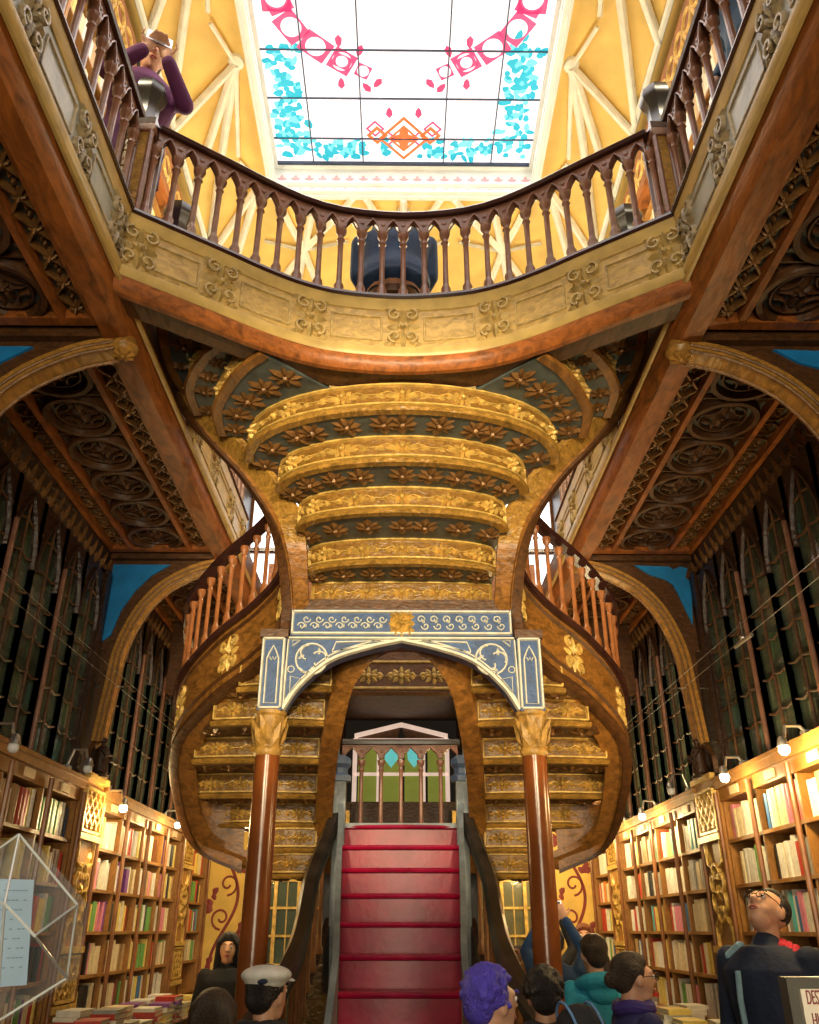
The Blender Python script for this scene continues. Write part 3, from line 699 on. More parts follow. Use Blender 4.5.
# rear gallery front
t = thing('rear_gallery_balustrade', 'low brown parapet with a thin rail crossing the rear of the well', 'balustrade', (0, 8.0, F0))
path = [Vector((-GX+2*GX*i/12, 8.0, 0)) for i in range(13)]
m = MB(); m.sweep(path, [(0,F0),(0,3.38),(-.1,3.38),(-.1,F0)], 1); m.build('fascia_panel', W_RED, t)
m = MB(); m.box(-GX-.3, GX+.3, 8.02, 8.06, 3.53, 3.57); m.build('handrail', W_RAIL, t)
for i in range(7): MB().box(-1.6+i*.533-.015, -1.6+i*.533+.015, 8.025, 8.055, 3.36, 3.54).build('rail_post', W_RAIL, t)
m = MB(); m.box(-1.5, 1.5, 8.2, 12.1, F0-.02, F0+.04); o = m.build('rear_soffit', W_MID); tag(o, 'dark timber ceiling under the rear gallery behind the stair', 'ceiling panel')
t = thing('carved_cross_beam', 'carved beam crossing above the rear window, seen through the blue arch', 'beam', (0, 8.1, 2.2))
MB().box(-2.28, 2.28, 8.05, 8.2, 2.06, F0).build('beam', W_MID, t)
P = lambda u, w, d: Vector((u, 8.05-d, w)); m = MB()
for i in range(-5, 6): leaf_unit(m, P, i*.32, 2.22, .30, .22, .03)
frame(m, P, -1.8, 1.8, 2.10, 2.36, .03, .02); m.build('leaf_carving', ORN_F, t)

# ------------------------------------------------------------------ the double staircase
st = thing('curved_upper_staircase', 'sculpted double staircase whose two curved arms join into one flared flight up to the bridge', 'staircase', (0, 5.5, .3))
OUT = [(-1.22,7.0,.43),(-1.58,6.9,.60),(-1.66,6.45,.93),(-1.58,6.0,1.19),(-1.30,5.65,1.39),(-.97,5.35,1.535),(-.76,5.10,1.69),(-.75,4.95,1.99),(-.83,4.80,2.32),(-1.02,4.70,2.60),(-1.20,4.64,2.78),(-1.35,4.56,2.93),(-1.44,4.42,3.04)]
INN = [(-1.06,6.95,.47),(-1.44,6.85,.64),(-1.50,6.48,.93),(-1.42,6.08,1.17),(-1.17,5.76,1.36),(-.86,5.46,1.50),(-.62,5.24,1.68),(-.60,5.00,2.00),(-.63,4.78,2.31),(-.80,4.60,2.53),(-1.0,4.50,2.72),(-1.2,4.47,2.90),(-1.33,4.40,3.02)]
oc, ic = crom(OUT, 6), crom(INN, 6)
IC = crom([(-.66,7.05,.42),(-.66,6.9,.72),(-.63,6.57,.89),(-.58,6.08,1.06),(-.515,5.66,1.23),(-.455,5.42,1.40),(-.37,5.30,1.52),(-.25,5.24,1.62),(-.12,5.22,1.70)], 5)
BAL2 = baluster_mesh(.50, .018); BAL2.materials.clear(); BAL2.materials.append(BALW)
def mir(pts, s): return [Vector((-s*p[0] if False else (p[0] if s < 0 else -p[0]), p[1], p[2])) for p in pts]
for s in (-1, 1):
    o_, i_ = mir(oc, s), mir(ic, s); sd = 1 if s < 0 else -1
    side = 'left' if s < 0 else 'right'
    cut = 47; m = MB(); m.loft([p+Vector((0,0,-.021)) for p in o_[cut-1:]], [p+Vector((0,0,-.021)) for p in i_[cut-1:]], (0,0,.05)); m.build('flared_underside', W_GOLD, st)
    m = MB(); m.loft([p+Vector((0,0,-.02)) for p in o_[:cut]], [p+Vector((0,0,-.02)) for p in i_[:cut]], (0,0,.05))
    a = m.build('outer_stringer_underside', W_STR, st)
    BH = .42
    m = MB(); m.sweep(o_, [(0,-.02),(0,BH),(-.05,BH),(-.05,-.02)], sd); a = m.build('outer_stringer_board', W_STR, st)
    P, L = curve_map(o_, side=sd)
    m = MB()
    m.sweep(o_, [(0,-.045),(.02,-.035),(.02,.0),(0,.03),(-.045,.03),(-.045,-.045)], sd)
    m.sweep(o_, [(.0,.07),(.02,.085),(0,.10)], sd); m.sweep(o_, [(0,BH-.07),(.02,BH-.055),(0,BH-.04)], sd)
    m.build('stringer_moulding', W_MID, a)
    m = MB(); m.sweep(o_, [(.04,BH-.02),(.05,BH+.01),(.03,BH+.04),(-.05,BH+.04),(-.06,BH)], sd); m.build('string_cap', W_RAIL, a)
    # carved blocks on the outside of the board
    n = 7
    for k in range(n):
        u = L*(k+.35)/n; m = MB(); zc = BH/2+.01
        for sg in (-1, 1):
            for sw in (-1, 1):
                strip(m, P, spiral(u+sg*.05, zc+sw*.065, .04, 1.1, pi/2*sw, -sg*sw), .018, .02)
                petal(m, P, u+sg*.015, zc+sw*.02, atan2(sw, sg*.6), .10, .05, .02)
            petal(m, P, u+sg*.01, zc, 0 if sg > 0 else pi, .10, .05, .02)
        petal(m, P, u, zc, pi/2, .13, .05, .02); petal(m, P, u, zc, -pi/2, .13, .05, .02)
        m.build('acanthus_ornament', GILT, a)
    # railing on the board
    seg = [p for p in o_[3:]]
    rs = resample(seg, .135)
    m = MB(); m.sweep(rs, [(-.04,1.0),(.04,1.0),(.05,1.035),(.03,1.06),(-.03,1.06),(-.05,1.035)], sd); h = m.build('handrail', W_RAIL, st)
    for p in rs: copy_part(BAL2, 'baluster', st, (p.x, p.y, p.z+BH+.03), scale=(1,1,1.05))
    # inner stringer
    q = mir(IC, s); sgn = 1 if s < 0 else -1
    m = MB(); m.loft([p+Vector((0,0,-.03)) for p in q], [p+Vector((sgn*.13,-.02,-.03)) for p in q], (0,0,.22)); m.build('inner_stringer', W_STR, st)
# risers and treads of one arm: (inner x, outer x, y, z)
arm = [(-.65,-1.42,6.92,.72),(-.62,-1.57,6.57,.89),(-.57,-1.47,6.08,1.06),(-.507,-1.27,5.65,1.23),(-.45,-1.07,5.42,1.40),(-.35,-.88,5.28,1.57),(-.10,-.70,5.22,1.74)]
low = [(-.64,-1.12,6.90,.54),(-.64,-1.02,6.93,.36)]
TM = W_MID
def step(name, curve, prev, z, h=.17, mirr=-1, units=None, gold=W_GOLD, gilt=GILT, label=None):
    # a riser front on 'curve' and the flat underside back to 'prev'
    side = 1
    path = [Vector((x, y, 0)) for x, y in curve]
    m = MB(); m.sweep(path, [(0,z),(0,z+h),(-.035,z+h),(-.035,z)], side); r = m.build('riser_panel', RISP, st)
    P, L = curve_map(path, side=side)
    m = MB(); m.sweep(path, [(-.03,z-.014),(.020,z-.014),(.032,z),(.022,z+.018),(0,z+.024),(-.03,z+.024)], side); m.build('nosing_moulding', W_GOLD if gold is W_GOLD else W_STR, r)
    m = MB(); n = units or max(1, round(L/.26)); U = (L-.06)/n
    for i in range(n): leaf_unit(m, P, .03+U*(i+.5), z+.092, U, .125, .030)
    nn = max(1, len(curve)//2); frame(m, P, .015, L-.015, z+.034, z+h-.010, .018, .020, nn*2)
    m.build('leaf_carving', gilt, r)
    if prev:
        pp = [Vector((x, y, 0)) for x, y in prev]
        # resample both to the same count
        A = resample(path, curve_map(path)[1]/20); B = resample(pp, curve_map(pp)[1]/20); k = min(len(A), len(B))
        A = [curve_map(path)[0](curve_map(path)[1]*i/20,0,0) for i in range(21)]; Pb, Lb = curve_map(pp); B = [Pb(Lb*i/20,0,0) for i in range(21)]
        m = MB(); m.loft([p+Vector((0,0,z-.005)) for p in A], [p+Vector((0,0,z-.005)) for p in B], (0,0,.035)); td = m.build('tread_underside', TM, st)
        K = max(2, round(L/.20))
        for i in range(K):
            f = (i+.5)/K; a = A[min(20, int(f*20))]; b = B[min(20, int(f*20))]; c = (a+b)/2; d = (b-a); w2 = d.length
            if w2 < .05: continue
            Q = lambda u, w, dd, c=c: Vector((c.x+u, c.y+w, z-.005-dd)); g = min(w2, .24); m = MB()
            for q in range(4): petal(m, Q, 0, 0, atan2(d.y, d.x)+q*pi/2, g*(.48 if q%2 == 0 else .36), g*.26, .02)
            for q in range(4): petal(m, Q, 0, 0, atan2(d.y, d.x)+q*pi/2+pi/4, g*.42, g*.16, .015)
            bud(m, Q, 0, 0, g*.1, .03); m.build('leaf_boss_carving', GILT_B, td)
    return r
def armcurve(a, s, bow=.05):
    xi, xo, y, z = a; n = 8; lst = []
    for i in range(n+1):
        f = i/n; lst.append((xo+(xi-xo)*f, y - bow*sin(pi*f) + .03))
    if s > 0: lst = [(-x, y) for x, y in reversed(lst)]
    return lst
for s in (-1, 1):
    pv = None
    for k, a in enumerate(low[::-1]): 
        c = armcurve(a, s, .03); step('s', c, pv or armcurve((a[0], a[1], a[2]+.3, a[3]), s, .03), a[3]); pv = None
    pv = armcurve((-.66,-1.49,7.3,0), s)
    for k, a in enumerate(arm):
        c = armcurve(a, s); step('s', c, pv, a[3]); pv = c
TM = SLATE
# the joined flight: centre y, end x, end y
up = [(5.20,.60,5.25,1.90),(4.88,.60,5.08,2.07),(4.50,.64,4.77,2.24),(4.19,.75,4.59,2.41),(3.91,.94,4.52,2.58)]
def upcurve(yc, xe, ye, n=20, p=2.4):
    lst = []
    for i in range(n+1):
        a = -pi/2*.98 + pi*.98*i/n
        x = xe*sin(a)/sin(pi/2*.98); f = 1-cos(a)**(2/p) if True else 0
        f = 1-abs(cos(a))**.9
        lst.append((x, yc+(ye-yc)*f))
    return lst
pv = upcurve(5.3, .60, 5.35)
for k, (yc, xe, ye, z) in enumerate(up):
    c = upcurve(yc, xe, ye); step('s', c, pv, z, units=(5,5,5,5,7)[k]); pv = c
# fan steps either side, cut by the bridge
fans = [([(-1.12,4.46),(-1.10,4.2),(-1.01,3.99),(-.88,3.78),(-.74,3.64)], 2.75), ([(-1.29,4.46),(-1.28,4.2),(-1.20,4.0),(-1.09,3.84),(-.96,3.70),(-.93,3.42)], 2.90), ([(-1.36,4.42),(-1.39,4.2),(-1.38,3.95),(-1.33,3.7),(-1.22,3.42)], 3.02)]
for s in (-1, 1):
    pv = [(x, y) for x, y in upcurve(3.91, .94, 4.52)]
    half = [p for p in pv if p[0] <= -.35]
    pv = half
    for k, (c, z) in enumerate(fans):
        cc = [(p.x, p.y) for p in crom([(x, y, 0) for x, y in c], 4)]
        if s < 0: step('s', cc, pv, z, h=.15, gold=W_STR, gilt=GILT)
        else: step('s', [(-x, y) for x, y in reversed(cc)], [(-x, y) for x, y in reversed(pv)], z, h=.15, gold=W_STR, gilt=GILT)
        pv = cc
# plinth between the arch and the first joined step
MB().box(-.70, .70, 5.08, 5.24, 1.60, 1.90).build('flight_foot_beam', W_MID, st)
MB().loft([(-.70,5.06,1.60),(0,5.06,1.62),(.70,5.06,1.60)], [(-.3,5.6,1.60),(0,5.6,1.75),(.3,5.6,1.60)], (0,0,.04)).build('junction_underside', W_MID, st)
P = lambda u, w, d: Vector((u, 5.4+w, 1.60-d)); m = MB()

# ------------------------------------------------------------------ blue arch and its columns
ar = thing('blue_archway', 'blue painted arch with cream tracery and gilt rosette under the joined flight', 'arch', (0, 5.0, 1.15))
lowc = crom([(-.70,0,1.15),(-.61,0,1.29),(-.435,0,1.446),(-.20,0,1.53),(0,0,1.575)], 5); lowc = lowc + [Vector((-p.x,0,p.z)) for p in reversed(lowc[:-1])]
m = MB(); m.loft([(p.x,4.96,p.z) for p in lowc], [(p.x,4.96,1.61) for p in lowc], (0,.11,0)); m.build('arch_spandrels', BLUE, ar)
m = MB(); m.box(-.68, .68, 4.94, 5.08, 1.61, 1.78); m.build('frieze', BLUE, ar)
PA = lambda u, w, d: Vector((u, 4.96-d, w)); PF = lambda u, w, d: Vector((u, 4.94-d, w))
m = MB(); strip(m, PA, [(p.x, p.z+.012) for p in lowc], .028, .03); strip(m, PA, [(p.x, min(1.585, p.z+.045)) for p in lowc], .012, .012)
strip(m, PA, [(-.70,1.16),(-.69,1.60),(0,1.60)], .02, .02); strip(m, PA, [(.70,1.16),(.69,1.60),(0,1.60)], .02, .02)
for s in (-1, 1):
    cx, cz = s*.545, 1.47
    strip(m, PA, circ(cx, cz, .095, 20), .014, .012, True)
    for q in range(3): strip(m, PA, circ(cx+.045*cos(q*2.09), cz+.045*sin(q*2.09), .045, 10, q*2.09-.6, q*2.09+2.4), .012, .012)
    for q in range(3): petal(m, PA, cx+.05*cos(q*2.09+.5), cz+.05*sin(q*2.09+.5), q*2.09+1.6, .05, .022, .012)
    strip(m, PA, circ(s*.665-s*.0,1.405,.02,8), .008, .01, True)
    strip(m, PA, [(s*.42,1.52),(s*.40,1.575),(s*.13,1.583),(s*.10,1.572),(s*.28,1.545),(s*.42,1.51)], .012, .012, True)
    strip(m, PA, [(s*.665,1.26),(s*.665,1.36),(s*.60,1.345)], .012, .012, True); strip(m, PA, [(s*.665,1.55),(s*.665,1.585),(s*.62,1.585)], .01, .01, True)
for z in (1.625, 1.765): strip(m, PF, [(-.67,z),(.67,z)], .018, .018)
for s in (-1, 1):
    strip(m, PF, [(s*.67,1.62),(s*.67,1.77)], .016, .018)
    for i in range(7):
        u = s*(.13+i*.078); strip(m, PF, spiral(u-s*.012, 1.715, .026, 1.1, 0, s, 10), .009, .010); strip(m, PF, spiral(u+s*.016, 1.672, .026, 1.1, pi, s, 10), .009, .010)
        petal(m, PF, u, 1.69, 1.2*s, .03, .018, .012)
m.build('cream_tracery', BLUEW, ar)
m = MB(); rosette(m, PF, 0, 1.69, .085, 8, .04); rosette(m, PF, 0, 1.69, .05, 6, .055, .3)
for a in range(4): rosette(m, PF, .06*cos(a*pi/2+pi/4), 1.69+.06*sin(a*pi/2+pi/4), .04, 5, .04)
m.build('gilt_rosette', GILT, ar)
for s in (-1, 1):
    m = MB(); x0, x1 = sorted((s*.70, s*.845)); m.box(x0, x1, 4.92, 5.08, 1.15, 1.60); pl = m.build('side_panel', BLUE, ar)
    m = MB(); PS = lambda u, w, d: Vector(((x0+x1)/2+u, 4.92-d, w)); frame(m, PS, -.062, .062, 1.165, 1.585, .018, .016)
    strip(m, PS, [(-.035,1.19),(-.035,1.46),(-.02,1.50),(0,1.54),(.02,1.50),(.035,1.46),(.035,1.19)], .012, .012, True); strip(m, PS, [(-.02,1.47),(-.01,1.45),(0,1.47),(.01,1.45),(.02,1.47)], .008, .01)
    m.build('cream_border', BLUEW, pl)
    m = MB(); m.box(x0-.012, x1+.012, 4.90, 5.10, 1.59, 1.64); m.build('panel_cap', W_MID, pl)
for s in (-1, 1):
    side = 'left' if s < 0 else 'right'
    t = thing('stair_column', 'polished red-brown round column with gilt leafy capital, %s of the red stairs' % side, 'column', (s*.775, 5.0, -1.6))
    m = MB(); m.lathe([(.082,-1.5),(.078,-.6),(.070,.93)], (s*.775, 5.0, 0), 24); m.build('shaft', mat('polished_column', (.22,.062,.014), .22, var=.3, scale=5, bump=.05), t)
    m = MB(); m.lathe([(.072,.90),(.082,.915),(.082,.935),(.072,.95),(.074,1.05),(.086,1.10),(.09,1.12),(.087,1.125),(.096,1.135),(.096,1.155)], (s*.775,5.0,0), 20)
    PC = lambda u, w, d: Vector((s*.775+(.074+(w-.95)*.08+d)*cos(u), 5.0+(.074+(w-.95)*.08+d)*sin(u), w))
    for i in range(8):
        a = i*pi/4
        vs = [PC(a-.3,.955,0),PC(a+.3,.955,0),PC(a+.33,1.03,.012),PC(a,1.09,.028),PC(a-.33,1.03,.012),PC(a,1.0,.02)]; m.add(vs, [(0,1,5),(1,2,5),(2,3,5),(3,4,5),(4,0,5)])
        a += pi/8; vs = [PC(a-.2,1.02,0),PC(a+.2,1.02,0),PC(a+.26,1.08,.012),PC(a,1.125,.03),PC(a-.26,1.08,.012),PC(a,1.06,.02)]; m.add(vs, [(0,1,5),(1,2,5),(2,3,5),(3,4,5),(4,0,5)])
    m.build('leafy_capital', ORN_C, t)
    m = MB(); m.lathe([(.13,-1.6),(.13,-1.53),(.11,-1.51),(.115,-1.48),(.09,-1.45)], (s*.775,5,0), 20); m.build('base', W_DARK, t)

# ------------------------------------------------------------------ the red lower stair
rs_ = thing('red_lower_staircase', 'narrow straight staircase painted glossy red between the two columns', 'staircase', (0, 5.0, -1.6))
steps = [(5.18+.28*k, -.298+.17*k, .33+.019*k) for k in range(7)]        # nosing y, top z, half width
yy, zz = 5.18, -.298
for k in range(1, 8): steps.insert(0, (5.18-.21*k, -.298-.168*k, .33+.004*k))
for i, (y, z, hw) in enumerate(steps):
    yn = steps[i+1][0] if i < len(steps)-1 else 7.62
    n = 10; A = [(-hw+2*hw*j/n, y-.02*sin(pi*j/n), z-.028) for j in range(n+1)]; B = [(-hw+2*hw*j/n, yn+.03, z-.028) for j in range(n+1)]
    m = MB(); m.loft(A, B, (0,0,.028)); m.tube([(a[0], a[1], z-.014) for a in A], .016, 8)
    q = [(a[0], a[1]+.025, z-.17-.005) for a in A]; m.loft(q, [(a[0], a[1]+.05, z-.175) for a in A], (0,0,.15))
    o = m.build('red_step', RED, rs_)
m = MB(); m.box(-.45, .45, 6.84, 6.90, .70, .735); m.build('landing_nosing', GREY, rs_)
for s in (-1, 1):
    m = MB(); a = [(s*hw, y, z) for y, z, hw in steps]
    A = [(x, y, z-.55) for x, y, z in a]; m.loft([(x+s*.0, y-.05, max(-1.6, z-.45)) for x, y, z in a], [(x+s*.0, y-.05, z+.16) for x, y, z in a], (s*.035,0,0)); m.build('side_board', GREY, rs_)
    pts = crom([(s*.50,6.86,.86),(s*.55,6.6,.62),(s*.60,6.2,.36),(s*.58,5.6,.08),(s*.57,5.1,-.08),(s*.62,4.6,-.26),(s*.72,4.15,-.42)], 5)
    m = MB(); m.sweep(pts, [(-.045,-.10),(.045,-.10),(.055,-.04),(.03,0),(-.03,0),(-.055,-.04)]); m.build('handrail', BLACKW, rs_)
    for i in range(6, len(pts), 2):
        p = pts[i]; m = MB(); zt = p.z-.1; zb = -1.55 if p.y < 4.4 else max(-1.55, zt-.62)
        m.lathe([(.028,0),(.03,.03),(.018,.06),(.016,(zt-zb)*.5),(.014,zt-zb-.06),(.026,zt-zb-.03),(.026,zt-zb)], (p.x, p.y, zb), 8); m.build('baluster', POST, rs_)
    # flared outer board the balusters stand on
    m = MB(); b = [(p.x+s*.0, p.y, max(-1.6, p.z-.78)) for p in pts]; m.loft([(x-s*.03, y, -1.6) for x, y, z in b], b, (s*.05,0,0)); m.build('outer_board', W_DARK, rs_)
    x = s*.475; m = MB(); m.box(x-.045, x+.045, 6.80, 6.90, -.4, 1.06); m.build('newel', GREY, rs_)
    m = MB(); m.lathe([(.085,1.04),(.09,1.08),(.06,1.10),(.06,1.14),(.085,1.17),(.085,1.21),(.04,1.24),(0,1.25)], (x, 6.85, 0), 8, ph=pi/8); m.build('newel_cap', mat('blue_newel', (.06,.10,.18), .4), rs_)
    m = MB(); m.lathe([(.08,-.55),(.08,-.03),(.095,-.01),(.095,.03),(.05,.06),(0,.065)], (s*.72, 4.12, -.42), 8, ph=pi/8); m.box(s*.72-.06, s*.72+.06, 4.06, 4.18, -1.6, -.9); m.build('foot_newel', BLACKW, rs_)
ld = thing('landing', 'dark stair landing with an arcaded balustrade behind the top red step', 'landing', (0, 7.3, .5))
MB().box(-.60, .60, 6.92, 7.75, .53, .69).build('landing_slab', W_DARK, ld)
BAL3 = baluster_mesh(.60, .022)
railing(ld, [Vector((-.52+1.04*i/6, 7.62, 0)) for i in range(7)], pitch=.1733, zb=.74, zt=1.52, bal=BAL3, mats=(BLACKW, W_PURP))
for s in (-1, 1): MB().box(min(s*.55,s*.65), max(s*.55,s*.65), 7.56, 7.70, -1.6, 1.55).build('landing_post', BLACKW, ld)
# ================================================================== bookcases along the walls
SHZ = [.55, .27, -.01, -.29, -.57, -.85]
BOOKS = []
PAL = {'white': (.80,.78,.70), 'cream': (.78,.66,.42), 'pale yellow': (.80,.62,.16), 'tan': (.52,.33,.14), 'red': (.55,.05,.03), 'blue': (.06,.18,.42),
       'turquoise': (.10,.45,.45), 'black': (.03,.03,.035), 'grey': (.32,.32,.30), 'green': (.16,.38,.10), 'orange': (.75,.25,.04), 'pink': (.72,.25,.36), 'purple': (.22,.06,.32), 'brown': (.20,.08,.03)}
BM = {k: mat('book_'+k.replace(' ', '_'), v, .45, var=.12, scale=30) for k, v in PAL.items()}
PAGE = mat('book_pages', (.75,.68,.5), .7, var=.1, scale=60)
WR = (['white']*16+['cream']*8+['pale yellow']*2+['tan']*2+['red']*2+['blue','turquoise','black','grey','green','orange','pink','brown'])
WL = (['white']*5+['cream']*5+['pale yellow']*4+['tan']*2+['red']*2+['blue','turquoise','black','black','green','green','orange','pink','purple','brown'])
ORD = ['top', 'second', 'third', 'fourth', 'fifth', 'lowest']
def fill(s, y0, y1, z, k, case, sect, hmax, xf=2.26, dens=.93, dep=.14, pal=None):
    y = y0+.012; run = []
    while y < y1-.05:
        if random.random() > dens: y += random.uniform(.03, .16); continue
        th = random.uniform(.028, .058)
        if y+th > y1-.008: break
        h = hmax*random.uniform(.80, .99); d = dep*random.uniform(.85, 1)
        c = random.choice(pal or (WR if s > 0 else WL)); 
        if random.random() < .45 and run: c = run[-1]['c']; h = run[-1]['h']
        b = dict(s=s, x=xf+random.uniform(0,.012), y=y, z=z, th=th, h=h, d=d, c=c, k=k, case=case, sect=sect, lean=0); run.append(b); y += th+.0015
    for i, b in enumerate(run):
        b['n'] = (run[i-1]['c'] if i else None, run[i+1]['c'] if i+1 < len(run) else None)
    BOOKS.extend(run)
def bookcase(s, y0, y1, case, lab, books=True):
    side = 'left' if s < 0 else 'right'
    SM = SHELF
    t = thing('bookcase', '%s full wall bookcase of honey wood %s' % (side, lab), 'bookcase', (s*2.33, (y0+y1)/2, -1.6))
    bx = lambda m, x0, x1, ya, yb, z0, z1: m.box(min(s*x0, s*x1), max(s*x0, s*x1), ya, yb, z0, z1)
    m = MB(); bx(m, 2.405, 2.42, y0, y1, -1.6, .92); m.build('back_panel', SM, t)
    n = max(1, round((y1-y0)/.60)); q = (y1-y0)/n
    for i in range(n+1):
        m = MB(); bx(m, 2.245, 2.41, y0+i*q-.012, y0+i*q+.012, -.85, .9); m.build('upright', SM, t)
    for z in SHZ:
        m = MB(); bx(m, 2.24, 2.41, y0, y1, z-.022, z); m.build('shelf', SM, t)
    m = MB(); bx(m, 2.20, 2.42, y0, y1, .88, .93); bx(m, 2.19, 2.42, y0, y1, .93, .955); bx(m, 2.23, 2.42, y0, y1, .80, .88); m.build('cornice_board', SM, t)
    m = MB(); bx(m, 2.10, 2.42, y0, y1, -.90, -.87); bx(m, 2.16, 2.42, y0, y1, -1.6, -.9); m.build('base_cupboard', SHELF_D, t)
    for i in range(n):
        m = MB(); bx(m, 2.218, 2.23, y0+(i+.5)*q-.07, y0+(i+.5)*q+.07, .815, .868); lb = m.build('section_label', IVORY, t)
        m = MB(); bx(m, 2.15, 2.162, y0+i*q+.04, y0+(i+1)*q-.04, -1.5, -.95); m.build('cupboard_door', SHELF_D, t)
        if books:
            for k, z in enumerate(SHZ[:-1]):
                if case.startswith('rear') and k > 3: continue
                fill(s, y0+i*q+.015, y0+(i+1)*q-.015, z, k, case, i, (.235 if k == 0 else .225), pal=None, dens=.96 if s > 0 else .86)
    for i in range(0, n+1):
        m = MB(); yy = y0+i*q; m.tube([(s*2.205, yy, -.87), (s*2.205, yy, .86)], .017, 8); m.build('front_pole', POST, t)
def cabinet(s, y0, y1, lab):
    side = 'left' if s < 0 else 'right'
    t = thing('glazed_cabinet', 'dark wooden cabinet with pointed glazed arches, %s wall %s' % (side, lab), 'cabinet', (s*2.36, (y0+y1)/2, .955))
    n = max(1, round((y1-y0)/.40)); q = (y1-y0)/n; zt = F0-.24; zb = .955; X = 2.34
    P = lambda u, w, d: Vector((s*(X-d), y0+u, w)); bx = lambda m, x0, x1, ya, yb, z0, z1: m.box(min(s*x0, s*x1), max(s*x0, s*x1), ya, yb, z0, z1)
    m = MB(); bx(m, 2.30, 2.42, y0, y1, zb, zb+.05); m.build('cabinet_rail', W_MID, t); m = MB(); bx(m, 2.36, 2.42, y0, y1, zt-.08, zt); m.build('cabinet_rail', W_MID, t)
    m = MB(); bx(m, 2.412, 2.42, y0, y1, zb, zt); m.build('back_panel', SHELF_D, t)
    # pointed heads cut out of a solid head panel
    for i in range(n):
        u0, u1 = i*q, (i+1)*q; um = (u0+u1)/2; zs = zt-.48
        arch = [(u0+.02, zs), (u0+.03, zs+.12), (u0+.07, zs+.24), (u0+.12, zs+.33), (um, zs+.44), (u1-.12, zs+.33), (u1-.07, zs+.24), (u1-.03, zs+.12), (u1-.02, zs)]
        dr = MB()
        for j in range(len(arch)-1):
            a, b = arch[j], arch[j+1]
            dr.hexa([P(a[0],a[1],-.01),P(b[0],b[1],-.01),P(b[0],zt,-.01),P(a[0],zt,-.01)], [P(a[0],a[1],.012),P(b[0],b[1],.012),P(b[0],zt,.012),P(a[0],zt,.012)])
        strip(dr, lambda u, w, d: P(u, w, .012+d), arch, .03, .02)
        for uc in (u0, u1): dr.hexa([P(max(0,uc-.02),zb+.05,-.02),P(uc+.02,zb+.05,-.02),P(uc+.02,zt,-.02),P(max(0,uc-.02),zt,-.02)], [P(max(0,uc-.02),zb+.05,.02),P(uc+.02,zb+.05,.02),P(uc+.02,zt,.02),P(max(0,uc-.02),zt,.02)])
        d = dr.build('glazed_door', W_DARK, t)
        g = MB(); bx(g, X+.006, X+.010, y0+u0+.02, y0+u1-.02, zb+.05, zt-.06); g.build('pane', GLASS, d)
        g = MB(); g.tube([P(um, zb+.05, .012), P(um, zs+.42, .012)], .010, 6)
        z = zb+.05; 
        for r in range(6):
            z = zb+.05+(r+1)*.215
            for (ua, ub) in ((u0+.02, um), (um, u1-.02)):
                g.tube([P(ua, z, .010), P((ua+ub)/2, z-.02, .010), P(ub, z, .010)], .008, 6)
        g.build('glazing_bar', W_MID, d)
        if not (i % 2) or i == n: 
            g = MB(); g.tube([P(u0 if i else .01, zb, .045), P(u0 if i else .01, zt-.3, .045)], .016, 8); g.build('slender_mullion', W_PURP, t)
        for k in range(5):
            z = zb+.05+k*.26
            fill(s, y0+u0+.03, y0+u1-.03, z, 9, 'glazed', i, .2, xf=2.356, dens=.7, dep=.05, pal=['brown','brown','tan','green','grey','cream','black','turquoise','tan'])
    m = MB()
    for k in range(1, 5): bx(m, 2.352, 2.412, y0, y1, zb+.05+k*.26-.014, zb+.05+k*.26)
    m.build('inner_shelf', SHELF_D, t)
for s in (-1, 1):
    bookcase(s, 3.72, 6.13, 'middle', 'nearest the camera, before the blue-cornered arch'); cabinet(s, 3.72, 6.13, 'above the nearest bookcase')
    bookcase(s, 6.57, 9.18, 'back', 'beyond the carved pier with the niche statue'); cabinet(s, 6.57, 9.18, 'beyond the blue-cornered arch')
    bookcase(s, 9.62, 10.5, 'rear', 'short one beside the scroll-painted panel')
# ladder or label rail omitted: nothing of it can be told in the photograph

